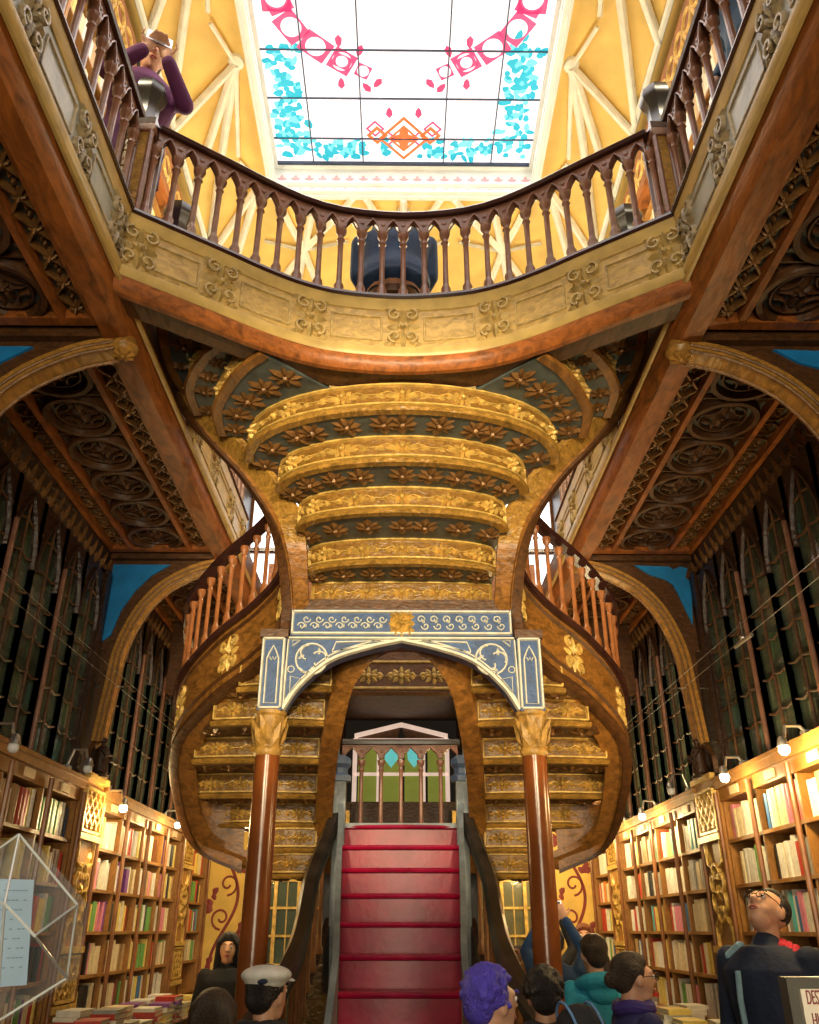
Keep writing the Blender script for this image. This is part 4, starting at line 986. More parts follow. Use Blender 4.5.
# ------------------------------------------------------------------ rear scroll panels and glazed cupboards
SCR = mat('maroon_scroll_paint', (.20,.02,.02), .5); SCY = mat('yellow_panel', (.70,.46,.10), .5, var=.15, scale=5)
for s in (-1, 1):
    side = 'left' if s < 0 else 'right'
    t = thing('scroll_painted_panel', 'yellow wall panel with a maroon climbing vine scroll at the %s rear corner' % side, 'panel', (s*1.98, 10.5, -1.6))
    MB().box(min(s*1.72,s*2.24), max(s*1.72,s*2.24), 10.53, 10.59, -1.6, 1.3).build('panel_board', SCY, t)
    P = lambda u, w, d: Vector((s*1.98+u, 10.53-d, w)); m = MB()
    stem = [(.13*sin(w*4.5), w) for w in [-1.4+.05*i for i in range(54)]]
    strip(m, P, stem, .035, .008)
    for i in range(8):
        w = -1.3+i*.35; sg = 1 if (i % 2) else -1; cu = .13*sin(w*4.5)
        strip(m, P, spiral(-cu*.2+sg*.03, w+.02, .12, 1.2, -pi/2*1, sg, 18), .024, .008)
        for q in range(3): petal(m, P, sg*.17-.02*sg, w+.14, pi/2*sg+q*.9-.9 if sg > 0 else pi-.9+q*.9, .10, .07, .008)
        petal(m, P, -sg*.16, w-.08, pi/4, .09, .07, .008); petal(m, P, -sg*.16, w-.08, -pi/3, .08, .06, .008)
    m.build('vine_scroll', SCR, t)
    m = MB()
    for x in (1.70, 2.24): m.box(s*x-.03, s*x+.03, 10.50, 10.59, -1.6, 1.35)
    m.build('panel_post', SHELF, t)
    t = thing('glazed_cupboard', 'lit glazed cupboard with %s bars on the rear wall %s of the red stairs' % ('dark golden', side), 'cupboard', (s*1.15, 10.5, -1.6))
    x0, x1 = sorted((s*.62, s*1.66))
    MB().box(x0, x1, 10.52, 10.59, -1.6, 1.25).build('cupboard_back', SCY if s > 0 else W_DARK, t)
    m = MB()
    for i in range(5):
        x = x0+(x1-x0)*i/4; m.box(x-.02, x+.02, 10.36, 10.42, -1.6, 1.25)
        if i < 4: m.box(x+.13-.006, x+.13+.006, 10.38, 10.40, -1.5, 1.2)
    for z in (-1.55, -.9, -.62, -.34, -.06, .22, .50, .78, 1.06, 1.23): m.box(x0, x1, 10.37, 10.41, z-.012, z+.012)
    m.build('glazing_bar', GILT, t)
    for i in range(4): MB().box(x0+(x1-x0)*i/4+.02, x0+(x1-x0)*(i+1)/4-.02, 10.392, 10.396, -1.5, 1.2).build('pane', GLASS, t)

# ------------------------------------------------------------------ display tables with stacked books
def table(s, x0, x1, y0, y1, z):
    side = 'left' if s < 0 else 'right'
    t = thing('display_table', 'dark rounded table covered with stacked books in front of the %s bookcases' % side, 'table', ((x0+x1)/2*s, (y0+y1)/2, -1.6))
    pts = []
    xc, hw = (x0+x1)/2, (x1-x0)/2
    for i in range(9): a = -pi/2-pi/2+pi*i/8; pts.append((xc+hw*cos(a), y0+hw*sin(a) if sin(a) < 0 else y0))
    outl = [(xc+hw*cos(a), y0+.3+ .3*sin(a)) for a in [pi+pi*i/10 for i in range(11)]]+[(xc+hw*cos(a), y1-.3+.3*sin(a)) for a in [pi*i/10 for i in range(11)]]
    k = len(outl); m = MB(); m.add([(s*x, y, z-.05) for x, y in outl]+[(s*x, y, z) for x, y in outl], [tuple(range(k)), tuple(range(2*k-1,k-1,-1))]+[(i,(i+1)%k,k+(i+1)%k,k+i) for i in range(k)]); m.build('table_top', W_MID, t)
    m = MB(); m.box(min(s*(x0+.08),s*(x1-.08)), max(s*(x0+.08),s*(x1-.08)), y0+.15, y1-.15, -1.5, z-.05); m.build('table_body', W_DARK, t)
    m = MB(); m.box(min(s*(x0+.1),s*(x1-.1)), max(s*(x0+.1),s*(x1-.1)), y0+.2, y1-.2, -1.6, -1.5); m.build('plinth', BLACKW, t)
table(-1, 1.66, 2.09, 5.1, 8.3, -.62); table(1, 1.66, 2.09, 5.75, 8.3, -.62)
FLAT = []
for s, ya in ((-1, 5.35), (1, 5.95)):
    y = ya
    while y < 8.1:
        for x in (1.76, 1.97):
            n = random.randint(2, 6); z = -.62; c0 = random.choice(['white','white','cream','pale yellow','pale yellow','purple','red','grey'] if s < 0 else ['white','white','white','cream','grey','red'])
            for i in range(n):
                c = c0 if random.random() < .6 else random.choice(['white','cream','pale yellow','white','purple','red','grey']); th = random.uniform(.02,.035)
                FLAT.append(dict(s=s, x=x+random.uniform(-.01,.01), y=y+random.uniform(-.01,.01), z=z, th=th, c=c, a=random.uniform(-.12,.12), top=(i == n-1), i=i)); z += th+.001
        y += random.uniform(.27, .33)

def book_mb(m, b, ci, pi_):
    s, x, y, z, th, h, d = b['s'], b['x'], b['y'], b['z'], b['th'], b['h'], b['d']
    X = lambda a: s*(x+a)
    m.cm = ci
    y1 = y+th; t = min(.004, th*.15)
    # spine slightly rounded, boards either side, pages inside
    sp = [(.004, y), (0, y+th*.25), (0, y+th*.75), (.004, y1), (d, y1), (d, y1-t), (.01, y1-t), (.01, y+t), (d, y+t), (d, y)]
    k = len(sp); vs = [(X(a), yy, z) for a, yy in sp]+[(X(a), yy, z+h) for a, yy in sp]
    m.add(vs, [(i,(i+1)%k,k+(i+1)%k,k+i) for i in range(k)] + [(0,1,2,3,6,7),(k+7,k+6,k+3,k+2,k+1,k),(3,4,5,6),(0,7,8,9),(k+6,k+5,k+4,k+3),(k+9,k+8,k+7,k)])
    m.cm = pi_; x0, x1 = sorted((X(.01), X(d-.004))); m.box(x0, x1, y+t, y1-t, z+.003, z+h-.004)
def flat_mb(m, b, ci, pi_):
    M = Matrix.Translation((b['s']*b['x'], b['y'], b['z'])) @ Matrix.Rotation(b['a'], 4, 'Z'); th = b['th']; t = .003
    def bx(x0,x1,y0,y1,z0,z1):
        q = MB().box(x0,x1,y0,y1,z0,z1); m.add([M @ Vector(v) for v in q.v], q.f)
    m.cm = ci; bx(-.075,.075,-.11,.11,0,t); bx(-.075,.075,-.11,.11,th-t,th); bx(-.075,.075,-.11,-.107,t,th-t)
    m.cm = pi_; bx(-.071,.071,-.107,.106,t,th-t)
def inview(b):
    # rough test whether the book can be seen from the room's entrance side
    x, y, z = b['s']*b['x'], b['y'], b['z']
    return abs(x)/(y*.895+z*.445) < .50 and z > -.80
cand = [b for b in BOOKS if b['case'] != 'glazed' and inview(b) and b['z'] > -.5]
cand.sort(key=lambda b: (b['y'] + .6*max(0, -.2-b['z'])))
fl = sorted([b for b in FLAT if inview(b)], key=lambda b: (-b['top'], b['y']))[:44]
sel = cand[:300-len(fl)]; selid = {id(b) for b in sel}; flid = {id(b) for b in fl}
sectn = ['section nearest the camera', 'second section', 'third section', 'section by the pier', 'far section']
for b in sel:
    m = MB(); book_mb(m, b, 0, 1); o = m.build('book', [BM[b['c']], PAGE], smooth=.4)
    a, c = b['n']; side = 'left' if b['s'] < 0 else 'right'
    if a and c: nb = 'between %s and %s ones' % (a, c)
    elif a: nb = 'beside a %s one, last in line' % a
    elif c: nb = 'beside a %s one, first in line' % c
    else: nb = 'standing alone'
    size = 'thick' if b['th'] > .045 else ('thin' if b['th'] < .035 else 'medium'); tall = 'tall' if b['h'] > .205 else 'short'
    wh = {'middle': {0:'before the pole',1:'by the pole',2:'mid case',3:'beside the pier'}, 'back': {0:'past the pier',1:'past the pole',2:'mid case',3:'far end'}, 'rear': {0:'rear corner',1:'rear corner'}}[b['case']].get(b['sect'], 'far end')
    tag(o, '%s %s %s book %s, %s %s shelf, %s' % (tall, size, b['c'], nb, side, ORD[b['k']], wh) if len(('%s %s %s book %s %s %s shelf %s' % (tall, size, b['c'], nb, side, ORD[b['k']], wh)).split()) <= 16 else '%s %s %s book %s, %s %s shelf' % (tall, size, b['c'], nb, side, ORD[b['k']]),
        'book', 'books standing on the %s wall shelves' % side)
for b in fl:
    m = MB(); flat_mb(m, b, 0, 1); o = m.build('book', [BM[b['c']], PAGE], smooth=0)
    side = 'left' if b['s'] < 0 else 'right'; row = 'wall side' if b['x'] > 1.8 else 'aisle side'
    dist = 'front end' if b['y'] < 6.3 else ('middle' if b['y'] < 7.2 else 'far end')
    tag(o, '%s book lying %s %s-table stack, %s, %s' % (b['c'], 'on top of a' if b['top'] else '%s up in a' % ['lowest','second','third','fourth','fifth','sixth','seventh'][b['i']], side, dist, row), 'book', 'books stacked on the %s table' % side)
m = MB(); names = list(PAL); 
for b in BOOKS:
    if id(b) not in selid: book_mb(m, b, names.index(b['c']), len(names))
for b in FLAT:
    if id(b) not in flid: flat_mb(m, b, names.index(b['c']), len(names))
o = m.build('books', [BM[n] for n in names]+[PAGE], smooth=0); tag(o, 'remaining rows of books on the far, low and glazed shelves of both walls', 'books', kind='stuff')

# upper gallery bookcases glimpsed above and through the balustrades
for s in (-1, 1):
    side = 'left' if s < 0 else 'right'
    t = thing('gallery_bookcase', 'tall carved bookcase with pale books on the %s upper gallery' % side, 'bookcase', (s*2.3, 4.5, F1))
    bx = lambda m, x0, x1, ya, yb, z0, z1: m.box(min(s*x0, s*x1), max(s*x0, s*x1), ya, yb, z0, z1)
    m = MB(); bx(m, 2.38, 2.415, .5, 9.4, F1, 6.0)
    for z in [F1+.1+.36*k for k in range(8)]: bx(m, 2.2, 2.4, .5, 9.4, z-.02, z)
    for k in range(13): bx(m, 2.19, 2.4, .5+k*.74-.015, .5+k*.74+.015, F1, 6.0)
    m.build('case', SHELF, t)
    m = MB(); P = lambda u, w, d: Vector((s*(2.14-d), .5+u, w)); bx(m, 2.14, 2.25, .5, 9.4, 5.95, 6.35)
    m.build('case_cornice', W_RED, t)
    m = MB()
    for i in range(44): strip(m, P, circ(.1+i*.2, 6.15, .085, 12), .02, .02, True); petal(m, P, .2+i*.2, 6.03, pi/2, .24, .05, .02)
    m.build('ring_frieze', GILT, t)
    m = MB(); random.seed(11+s)
    for z in [F1+.1+.36*k for k in range(7)]:
        y = .55
        while y < 9.3:
            th = random.uniform(.04, .07); m.cm = random.randint(0, 3); bx(m, 2.22, 2.36, y, y+th-.003, z, z+random.uniform(.2,.3)); y += th
    m.build('book_rows', [BM['white'], BM['cream'], BM['pale yellow'], BM['tan']], t, smooth=0)['kind'] = 'stuff'
# ------------------------------------------------------------------ small spot lamps on the bookcase cornices
BULB = glow('lamp_bulb', (1, .9, .65), 28)
def lamp(s, y, z, on, lab, power=14):
    t = thing('spot_lamp', lab, 'lamp', (s*2.12, y, z))
    m = MB(); m.tube([(s*2.22, y, .95), (s*2.18, y, z+.10), (s*2.10, y, z+.10), (s*2.08, y, z+.02)], .010, 6); m.box(s*2.21-.02, s*2.21+.02, y-.03, y+.03, .955, .975); m.build('lamp_arm', METAL, t)
    m = MB(); m.lathe([(.012,.045),(.022,.035),(.032,.0),(.034,-.01),(.03,-.01),(.018,.02)], (s*2.07, y, z), 12); m.build('lamp_shade', METAL, t)
    m = MB(); m.ball((s*2.07, y-.005, z-.028), (.030,.030,.030), 12, 8); m.build('bulb', BULB if on else mat('frosted_bulb', (.7,.75,.8), .3), t)
    if on: light('lamp_glow', 'POINT', (s*2.02, y-.05, z-.10), power, (1, .72, .32), .05)
lamp(-1, 6.62, .84, True, 'brightly glowing spot lamp over the left bookcase just past the carved pier', 22)
lamp(-1, 5.75, .98, False, 'unlit small spot lamp clipped to the left cornice before the carved pier')
lamp(-1, 8.3, .90, True, 'small lit spot lamp far back on the left bookcase cornice')
lamp(-1, 4.6, .90, False, 'unlit small spot lamp nearest the camera on the left bookcase cornice')
lamp(1, 4.62, .90, True, 'round spot lamp on the nearest right bookcase above the man in navy', 30)
lamp(1, 5.55, .90, True, 'added small spot lamp on the nearest right cornice, closer to the carved pier', 14)  # extra lamp added to brighten the books on the near right shelves
lamp(1, 6.7, .98, False, 'unlit small spot lamp on the right cornice beside the niche statue')
lamp(1, 7.6, .90, True, 'lit spot lamp halfway along the back right bookcase', 20)
lamp(1, 8.7, .90, True, 'lit spot lamp at the far end of the back right bookcase', 16)

for s in (-1, 1):
    t = thing('tension_cable', 'pair of thin steel cables stretched along the %s glazed cabinets' % ('left' if s < 0 else 'right'), 'cable', (s*2.12, 6.3, 1.6))
    m = MB(); m.tube([(s*2.12, 3.4, 1.60), (s*2.12, 9.1, 1.66)], .0014, 5).tube([(s*2.12, 3.4, 1.70), (s*2.12, 9.1, 1.74)], .0014, 5)
    for y in (3.42, 6.35, 9.1): m.tube([(s*2.12, y, 1.66), (s*2.36, y, 1.66)], .006, 6)
    m.build('steel_wire', METAL, t)
t = thing('cable_lamp', 'slim metal lamp bar hanging on the cables before the right glazed cabinet', 'lamp', (2.12, 5.0, 1.6))
m = MB(); m.tube([(2.12,4.86,1.60),(2.12,5.14,1.61)], .012, 8).tube([(2.12,5.0,1.61),(2.12,5.0,1.73)], .004, 6); m.ball((2.12,5.0,1.625), .02, 8, 6); m.build('lamp_bar', METAL, t)

# ------------------------------------------------------------------ notices
t = thing('standing_sign', 'grey framed notice with dark red capitals at the lower right edge', 'sign', (.78, 1.45, -1.6))
m = MB(); m.box(.573, .90, 1.42, 1.45, -.40, -.063); m.build('sign_frame', mat('grey_frame', (.06,.055,.045), .4), t)
m = MB(); m.box(.588, .885, 1.412, 1.42, -.38, -.078); m.build('paper', mat('sign_paper', (.72,.66,.55), .6, var=.04), t)
m = MB(); m.tube([(.78,1.44,-1.58),(.78,1.44,-.38)], .015, 8); m.lathe([(.16,-1.6),(.16,-1.585),(.02,-1.57)], (.78,1.44,0), 18); m.build('stand', BLACK, t)
def text(body, loc, size, m, parent, rot, name='lettering'):
    c = bpy.data.curves.new(name, 'FONT'); c.body = body; c.size = size; c.extrude = .0008; c.space_character = 1.02
    o = bpy.data.objects.new(name, c); C.objects.link(o); dg = bpy.context.evaluated_depsgraph_get()
    me = bpy.data.meshes.new_from_object(o.evaluated_get(dg)); bpy.data.objects.remove(o); me.materials.clear(); me.materials.append(m)
    o = bpy.data.objects.new(name, me); C.objects.link(o); o.parent = parent; pw = parent['_w']
    o.location = (loc[0]-pw[0], loc[1]-pw[1], loc[2]+E-pw[2]); o.rotation_euler = rot; return o
TXT = mat('maroon_lettering', (.25,.03,.04), .5)
a = text('DESTI', (.594, 1.410, -.097), .026, TXT, t, (pi/2, 0, 0)); a.scale = (.40, 1, 1)
a = text('HIGH', (.597, 1.410, -.126), .026, TXT, t, (pi/2, 0, 0)); a.scale = (.40, 1, 1)
# faceted clear box holding a pale blue sheet, lower left
t = thing('acrylic_box', 'faceted clear acrylic box holding a pale blue printed sheet at the lower left edge', 'box', (-.66, 1.25, -1.6))
ACR = mat('clear_acrylic', (.55,.65,.70), .04, var=.05, alpha=.10, spec=.8); ACE = mat('acrylic_edge', (.62,.66,.66), .15, var=.1, alpha=.75)
def px(u, v, tt):
    X = (u-402)/840; yv = (512-v)/840; return Vector((X*tt, (.895-yv*.4454)*tt, (.4454+.895*yv)*tt))
F = {'a': px(22,835,1.25), 'b': px(80,905,1.25), 'c': px(70,978,1.25), 'd': px(0,1022,1.20), 'e': px(-70,900,1.25), 'f': px(8,904,1.12), 'g': px(38,936,1.12), 'h': px(-40,1040,1.2)}
m = MB()
def poly(*k):
    k = [F[q] for q in k]; m.add(k, [tuple(range(len(k)))])
poly('a','f','e'); poly('a','b','g','f'); poly('b','c','g'); poly('g','c','d','f'); poly('f','d','h','e')
bk = Vector((0,.05,0)); m.add([F['a']+bk,F['b']+bk,F['c']+bk,F['d']+bk,F['h']+bk,F['e']+bk], [(5,4,3,2,1,0)])
k = ['a','b','c','d','h','e']
for i in range(6): p, q = F[k[i]], F[k[(i+1)%6]]; m.add([p, q, q+bk, p+bk], [(0,1,2,3)])
m.build('clear_facets', ACR, t, smooth=0)
m = MB()
for a, b in ('ab','bc','cd','fg','gc','gb','fa','fe','ae','df'): m.tube([F[a], F[b]], .0019, 6)
m.build('facet_edge', ACE, t)
sh = [px(-60,878,1.22), px(37,880,1.22), px(30,985,1.22), px(-70,992,1.22)]
m = MB(); m.hexa(sh, [p+Vector((0,.002,0)) for p in sh]); m.build('printed_sheet', mat('pale_blue_paper', (.36,.52,.72), .6, var=.03), t, smooth=0)
ink = mat('grey_ink', (.16,.24,.36), .6); m = MB()
for i in range(9):
    f = .10+i*.09
    a = sh[0].lerp(sh[3], f); b = sh[1].lerp(sh[2], f)
    for q in range(12):
        if random.random() < .25: continue
        p0 = a.lerp(b, .45+q*.042); p1 = a.lerp(b, .45+q*.042+.03); dz = Vector((0,-.0012,.0012*random.choice((1,1.6))))
        dn = (sh[3]-sh[0]).normalized()*.0016; off = Vector((0,-.001,0)); m.hexa([p0+off,p1+off,p1+off+dn,p0+off+dn],[p0,p1,p1+dn,p0+dn])
m.build('print_line', ink, t, smooth=0)
m = MB(); q = px(0,1060,1.26); m.box(-.95,-.52,q.y-.03,q.y+.25,-1.6,q.z); m.build('pedestal', SHELF_D, t)

# ------------------------------------------------------------------ people
SKIN = mat('skin', (.62,.34,.22), .5, var=.08, scale=12); SKIN2 = mat('warm_skin', (.66,.36,.20), .5, var=.08, scale=12)
LIP = mat('lips', (.42,.12,.10), .4); EYEW = mat('eye_white', (.75,.72,.68), .3, var=.02); EYED = mat('iris', (.03,.02,.015), .2)
HAIRC = {'black': (.012,.010,.010), 'darkbrown': (.035,.020,.012), 'brown': (.09,.04,.018), 'violet': (.08,.055,.50), 'red': (.22,.06,.02)}
def hairmat(c): return mat('hair_'+c, HAIRC[c], .42, var=.6, scale=10, bump=.7, kind='grain', stretch=(6,6,1))
CL = {}
def cloth(name, col): return mat('cloth_'+name, col, .8, var=.18, scale=9, bump=.25)
def remesh(o, vox, sm=4):
    r = o.modifiers.new('Remesh', 'REMESH'); r.mode = 'VOXEL'; r.voxel_size = vox; r.use_smooth_shade = True
    s_ = o.modifiers.new('Smooth', 'SMOOTH'); s_.iterations = sm; s_.factor = .5
    dg = bpy.context.evaluated_depsgraph_get(); me = bpy.data.meshes.new_from_object(o.evaluated_get(dg)); me.name = o.name
    o.modifiers.clear(); o.data = me; return o
def limb(m, a, b, r0, r1, n=10):
    a, b = Vector(a), Vector(b); k = 5
    m.tube([a.lerp(b, i/k) for i in range(k+1)], [r0+(r1-r0)*i/k for i in range(k+1)], n); m.ball(a, r0*.99, 10, 7); m.ball(b, r1*.99, 10, 7)
def hand(m, w, d, up, side=1, curl=.5):
    # palm and five bent fingers from wrist w along d, 'up' is the back of the hand
    w, d, up = Vector(w), Vector(d).normalized(), Vector(up); up = (up-d*up.dot(d)).normalized(); lt = d.cross(up)*side
    M = Matrix((lt, d, up)).transposed(); m.ball(w+d*.045, (.042,.055,.017), 12, 8, M); limb(m, w-d*.01, w+d*.03, .026, .026)
    for i, (o, L) in enumerate(((-.031,.066),(-.011,.078),(.010,.073),(.030,.058))):
        b = w+d*.088+lt*o; a1, a2 = curl*.6, curl*1.5
        p1 = b+(d*cos(a1)-up*sin(a1))*L*.5; p2 = p1+(d*cos(a2)-up*sin(a2))*L*.5
        limb(m, b-d*.02, p1, .0098, .0088, 8); limb(m, p1, p2, .0088, .0075, 8)
    b = w+d*.03-lt*.035; p1 = b+(d*.6-lt*.8-up*.2*curl).normalized()*.04; p2 = p1+(d*.95-lt*.15-up*.5*curl).normalized()*.032
    limb(m, b, p1, .012, .0105, 8); limb(m, p1, p2, .0105, .0085, 8)
def person(label, x, y, zf, H, yaw, top, legs, hair, style='short', head=(0,0), arms='down', fat=1.0, vox=.011, glasses=False, cap=False, hood=None, collar=None, seat=False, lean=0., skin=SKIN, group=None, sleeves=None, scarf=None, extra=None):
    t = thing('person', label, 'person', (x, y, zf), group, rz=yaw); k = H/1.7
    S = lambda *p: Vector(p)*k
    R = Matrix.Rotation(lean, 3, 'X'); piv = S(0,0,.92)
    hipz = .92 if not seat else .62
    dz = (hipz-.92)
    def T(p): p = Vector(p); return (R @ (p-piv))+piv+Vector((0,0,dz))*k     # torso frame
    hp = T(S(0,-.01,1.565)); nb = T(S(0,.015,1.40))
    HR = R @ (Matrix.Rotation(head[1], 3, 'Z') @ Matrix.Rotation(head[0], 3, 'X'))      # yaw, pitch (+ looks down)
    ctr = T(S(0,.03,1.47)); 
    def Hd(*p): return ctr + HR @ (Vector(p)*k*1.02 + Vector((0,-.035,.10))*k)
    def hb(m, p, r): m.ball(Hd(*p), [q*k*1.02 for q in r], 14, 10, HR)
    sh = {-1: T(S(-.175*fat,.01,1.37)), 1: T(S(.175*fat,.01,1.37))}
    A = {}
    for s in (-1, 1):
        if arms == 'down': el, wr = S(s*.235*fat,.05,1.10), S(s*.235*fat,-.10,.88); el, wr = T(el), T(wr); hd = (T(S(0,0,0))-T(S(0,.25,1))) ; up = Vector((s,0,0))
        elif arms == 'camera': el, wr = T(S(s*.22,-.14,1.22)), T(S(s*.065,-.24,1.38)); hd = Vector((-s*.4,-.2,.9)); up = Vector((s*.4,.9,.2))
        elif arms == 'raised': el, wr = T(S(s*.24,-.16,1.52)), T(S(s*.10,-.26,1.76)); hd = Vector((-s*.3,-.1,1)); up = Vector((s*.3,.9,.1))
        elif arms == 'lap': el, wr = T(S(s*.24,-.05,1.10)), T(S(s*.10,-.30,1.00)); hd = Vector((-s*.4,-1,-.1)); up = Vector((0,0,1))
        elif arms == 'chin': el, wr = (T(S(s*.22,-.12,1.12)), T(S(s*.05,-.20,1.34))) if s > 0 else (T(S(s*.235,.05,1.10)), T(S(s*.235,-.05,.88))); hd = Vector((-.2,-.1,1)) if s > 0 else Vector((0,-.2,-1)); up = Vector((0,-1,0)) if s > 0 else Vector((s,0,0))
        elif arms == 'rail': el, wr = T(S(s*.25,-.16,1.14)), T(S(s*.14,-.40,1.12)); hd = Vector((-s*.3,-1,-.1)); up = Vector((0,0,1))
        A[s] = (el, wr, hd, up)
    hips = {-1: S(-.09,0,hipz-.02), 1: S(.09,0,hipz-.02)}
    K = {s: (S(s*.10,-.02,.49) if not seat else S(s*.13,-.40,.46), S(s*.10,.02,.08) if not seat else S(s*.13,-.42,.08)) for s in (-1, 1)}
    def torso(m, e):
        secs = [(.86,.155,.11),(.95,.165,.12),(1.08,.145,.105),(1.22,.165,.12),(1.33,.185,.115),(1.39,.13,.085),(1.43,.075,.065)]
        vs = []; n = 16
        for z, a, b in secs:
            for j in range(n): q = 2*pi*j/n; vs.append(T(S((a*fat+e)*cos(q), (b*fat+e)*sin(q)+.01, z)))
        kk = len(secs); m.add(vs, [(i*n+j, i*n+(j+1)%n, (i+1)*n+(j+1)%n, (i+1)*n+j) for i in range(kk-1) for j in range(n)]+[tuple(range(n-1,-1,-1)), tuple((kk-1)*n+j for j in range(n))])
    m = MB(); torso(m, -.012); limb(m, nb-(hp-nb)*.2, ctr+HR @ (S(0,0,.03)), .056*k, .052*k, 12)
    for p, r in (((0,.035,.035),(.076,.092,.082)), ((0,-.01,0),(.068,.080,.085)), ((0,-.03,-.065),(.048,.055,.045)), ((0,-.062,-.082),(.024,.022,.020)), ((0,-.060,.035),(.055,.028,.022)), ((0,-.055,-.03),(.052,.032,.035))): hb(m, p, r)
    m.tube([Hd(0,-.085,.028), Hd(0,-.108,-.008), Hd(0,-.085,-.016)], [.010*k,.015*k,.012*k], 8); hb(m, (0,-.083,-.045), (.022,.012,.013))
    for s in (-1, 1): hb(m, (s*.074,.012,-.005), (.011,.020,.032)); hb(m, (s*.014,-.092,-.010), (.010,.010,.008))
    for s in (-1, 1):
        el, wr, hd, up = A[s]; limb(m, sh[s], el, .045*k, .036*k); limb(m, el, wr, .036*k, .026*k); hand(m, wr, hd, up, s, .8 if arms in ('camera','raised') else .5)
        kn, an = K[s]; limb(m, hips[s], kn, .075*k, .052*k); limb(m, kn, an, .05*k, .036*k); limb(m, an, an+S(0,-.14,-.045), .035*k, .028*k)
    b = m.build('body', skin, t, local=True); remesh(b, vox, 3)
    m = MB()
    for s in (-1, 1):
        m2 = MB(); m2.ball(Hd(s*.030,-.0815,.018), .0098*k, 10, 8); e = m2.build('eye', [EYEW, EYED], t, local=True)
        m2 = MB(); m2.ball(Hd(s*.030,-.0880,.017), .0052*k, 8, 6); m2.build('iris', EYED, e, local=True)
        m.tube([Hd(s*.015,-.089,.040), Hd(s*.030,-.093,.046), Hd(s*.048,-.083,.040)], .004*k, 6)
    m.build('eyebrows', hairmat(hair), t, local=True)
    m = MB(); m.tube([Hd(-.024,-.089,-.045), Hd(-.008,-.097,-.041), Hd(0,-.096,-.042), Hd(.008,-.097,-.041), Hd(.024,-.089,-.045)], [.002,.005,.005,.005,.002], 6).tube([Hd(-.02,-.089,-.048), Hd(0,-.095,-.052), Hd(.02,-.089,-.048)], [.002,.006,.002], 6); m.build('lips', LIP, t, local=True)
    # clothing
    m = MB(); torso(m, .022)
    for s in (-1, 1):
        el, wr, hd, up = A[s]; limb(m, sh[s], el, .064*k, .052*k); limb(m, el, wr+(el-wr)*.06, .052*k, .042*k)
    lo = .70 if not seat else .88
    n = 16; vs = []
    for z, a, bb in ((lo,.19,.14),(.88,.18,.135)):
        for j in range(n): q = 2*pi*j/n; vs.append(T(S(a*fat*cos(q), bb*fat*sin(q)+.01, z)))
    m.add(vs, [(j,(j+1)%n,n+(j+1)%n,n+j) for j in range(n)]+[tuple(range(n-1,-1,-1)), tuple(n+j for j in range(n))])
    limb(m, T(S(0,.02,1.38)), T(S(0,.018,1.425)), .082*k, .070*k, 14)
    cm = cloth(*top); o = m.build('coat', cm, t, local=True); remesh(o, vox*1.25, 5)
    m = MB()
    for s in (-1, 1): kn, an = K[s]; limb(m, hips[s], kn, .09*k, .068*k); limb(m, kn, an+S(0,0,.03), .066*k, .055*k)
    o = m.build('trousers', cloth(*legs), t, local=True); remesh(o, .018, 4)
    for s in (-1, 1):
        kn, an = K[s]; m = MB(); limb(m, an+S(0,.03,-.03), an+S(0,-.15,-.045), .042*k, .034*k); m.build('shoe', BLACK, t, local=True)
    # hair
    hm = hairmat(hair); m = MB()
    def cap_hair(e=.0, zlow=-.01):
        for p, r in (((0,.045,.045),(.086+e,.095+e,.085+e)), ((0,.02,.075),(.076+e,.080+e,.058+e)), ((0,.075,.0),(.074+e,.058+e,.075+e))): hb(m, p, r)
        for s in (-1, 1): hb(m, (s*.062,.03,.035), (.022+e,.055,.05))
    if style == 'short':
        cap_hair(); 
        for i in range(7): a = -1.2+i*.4; hb(m, (.05*sin(a), -.052+.02*abs(sin(a)), .092-.02*abs(sin(a))), (.022,.026,.020))
    elif style == 'curly':
        cap_hair(-.004)
        rr = random.Random(5)
        for i in range(150):
            a, b_ = rr.uniform(0, 2*pi), rr.uniform(.05, 2.1); d = Vector((sin(b_)*cos(a), sin(b_)*sin(a), cos(b_)))
            if d.y < -.45 and d.z < .45: continue
            q_ = rr.uniform(.98, 1.14); hb(m, (.084*d.x*q_, .03+.090*d.y*q_, .040+.084*d.z*q_), (.012,.012,.012))
    elif style in ('long', 'longback'):
        cap_hair(.006)
        for s in (-1, 1): limb(m, Hd(s*.068,.0,.06), Hd(s*.085,.01,-.16), .034*k, .030*k)
        for dx in (-.05, 0, .05): limb(m, Hd(dx,.075,.03), Hd(dx*1.2,.085,-.20), .045*k, .036*k)
        for s in (-1, 1): limb(m, Hd(s*.02,-.045,.105), Hd(s*.068,-.045,.05), .022*k, .018*k)
    elif style == 'bun':
        cap_hair(-.002); hb(m, (0,.135,-.01), (.045,.040,.042))
        for s in (-1, 1): limb(m, Hd(s*.03,-.03,.100), Hd(s*.070,.01,.05), .016*k, .012*k)
    elif style == 'crop':
        for p, r in (((0,.045,.045),(.081,.090,.080)), ((0,.03,.072),(.070,.074,.052))): hb(m, p, r)
        for s in (-1, 1): hb(m, (s*.066,.03,.02), (.014,.04,.05))
    if m.v: o = m.build('hair', hm, t, local=True); remesh(o, .010 if style != 'curly' else .0065, 2 if style != 'curly' else 1)
    if cap:
        m = MB(); hb(m, (0,.03,.085), (.118,.128,.045)); hb(m, (0,.035,.055), (.094,.104,.040)); m.ball(Hd(0,-.105,.060), (.07*k,.055*k,.010*k), 14, 8, HR)
        o = m.build('cap', cloth('off_white', (.62,.61,.56)), t, local=True); remesh(o, .008, 3)
        m = MB(); hb(m, (-.05,.125,.065), (.030,.014,.014)); m.build('cap_patch', cloth('navy', (.02,.03,.09)), o, local=True)
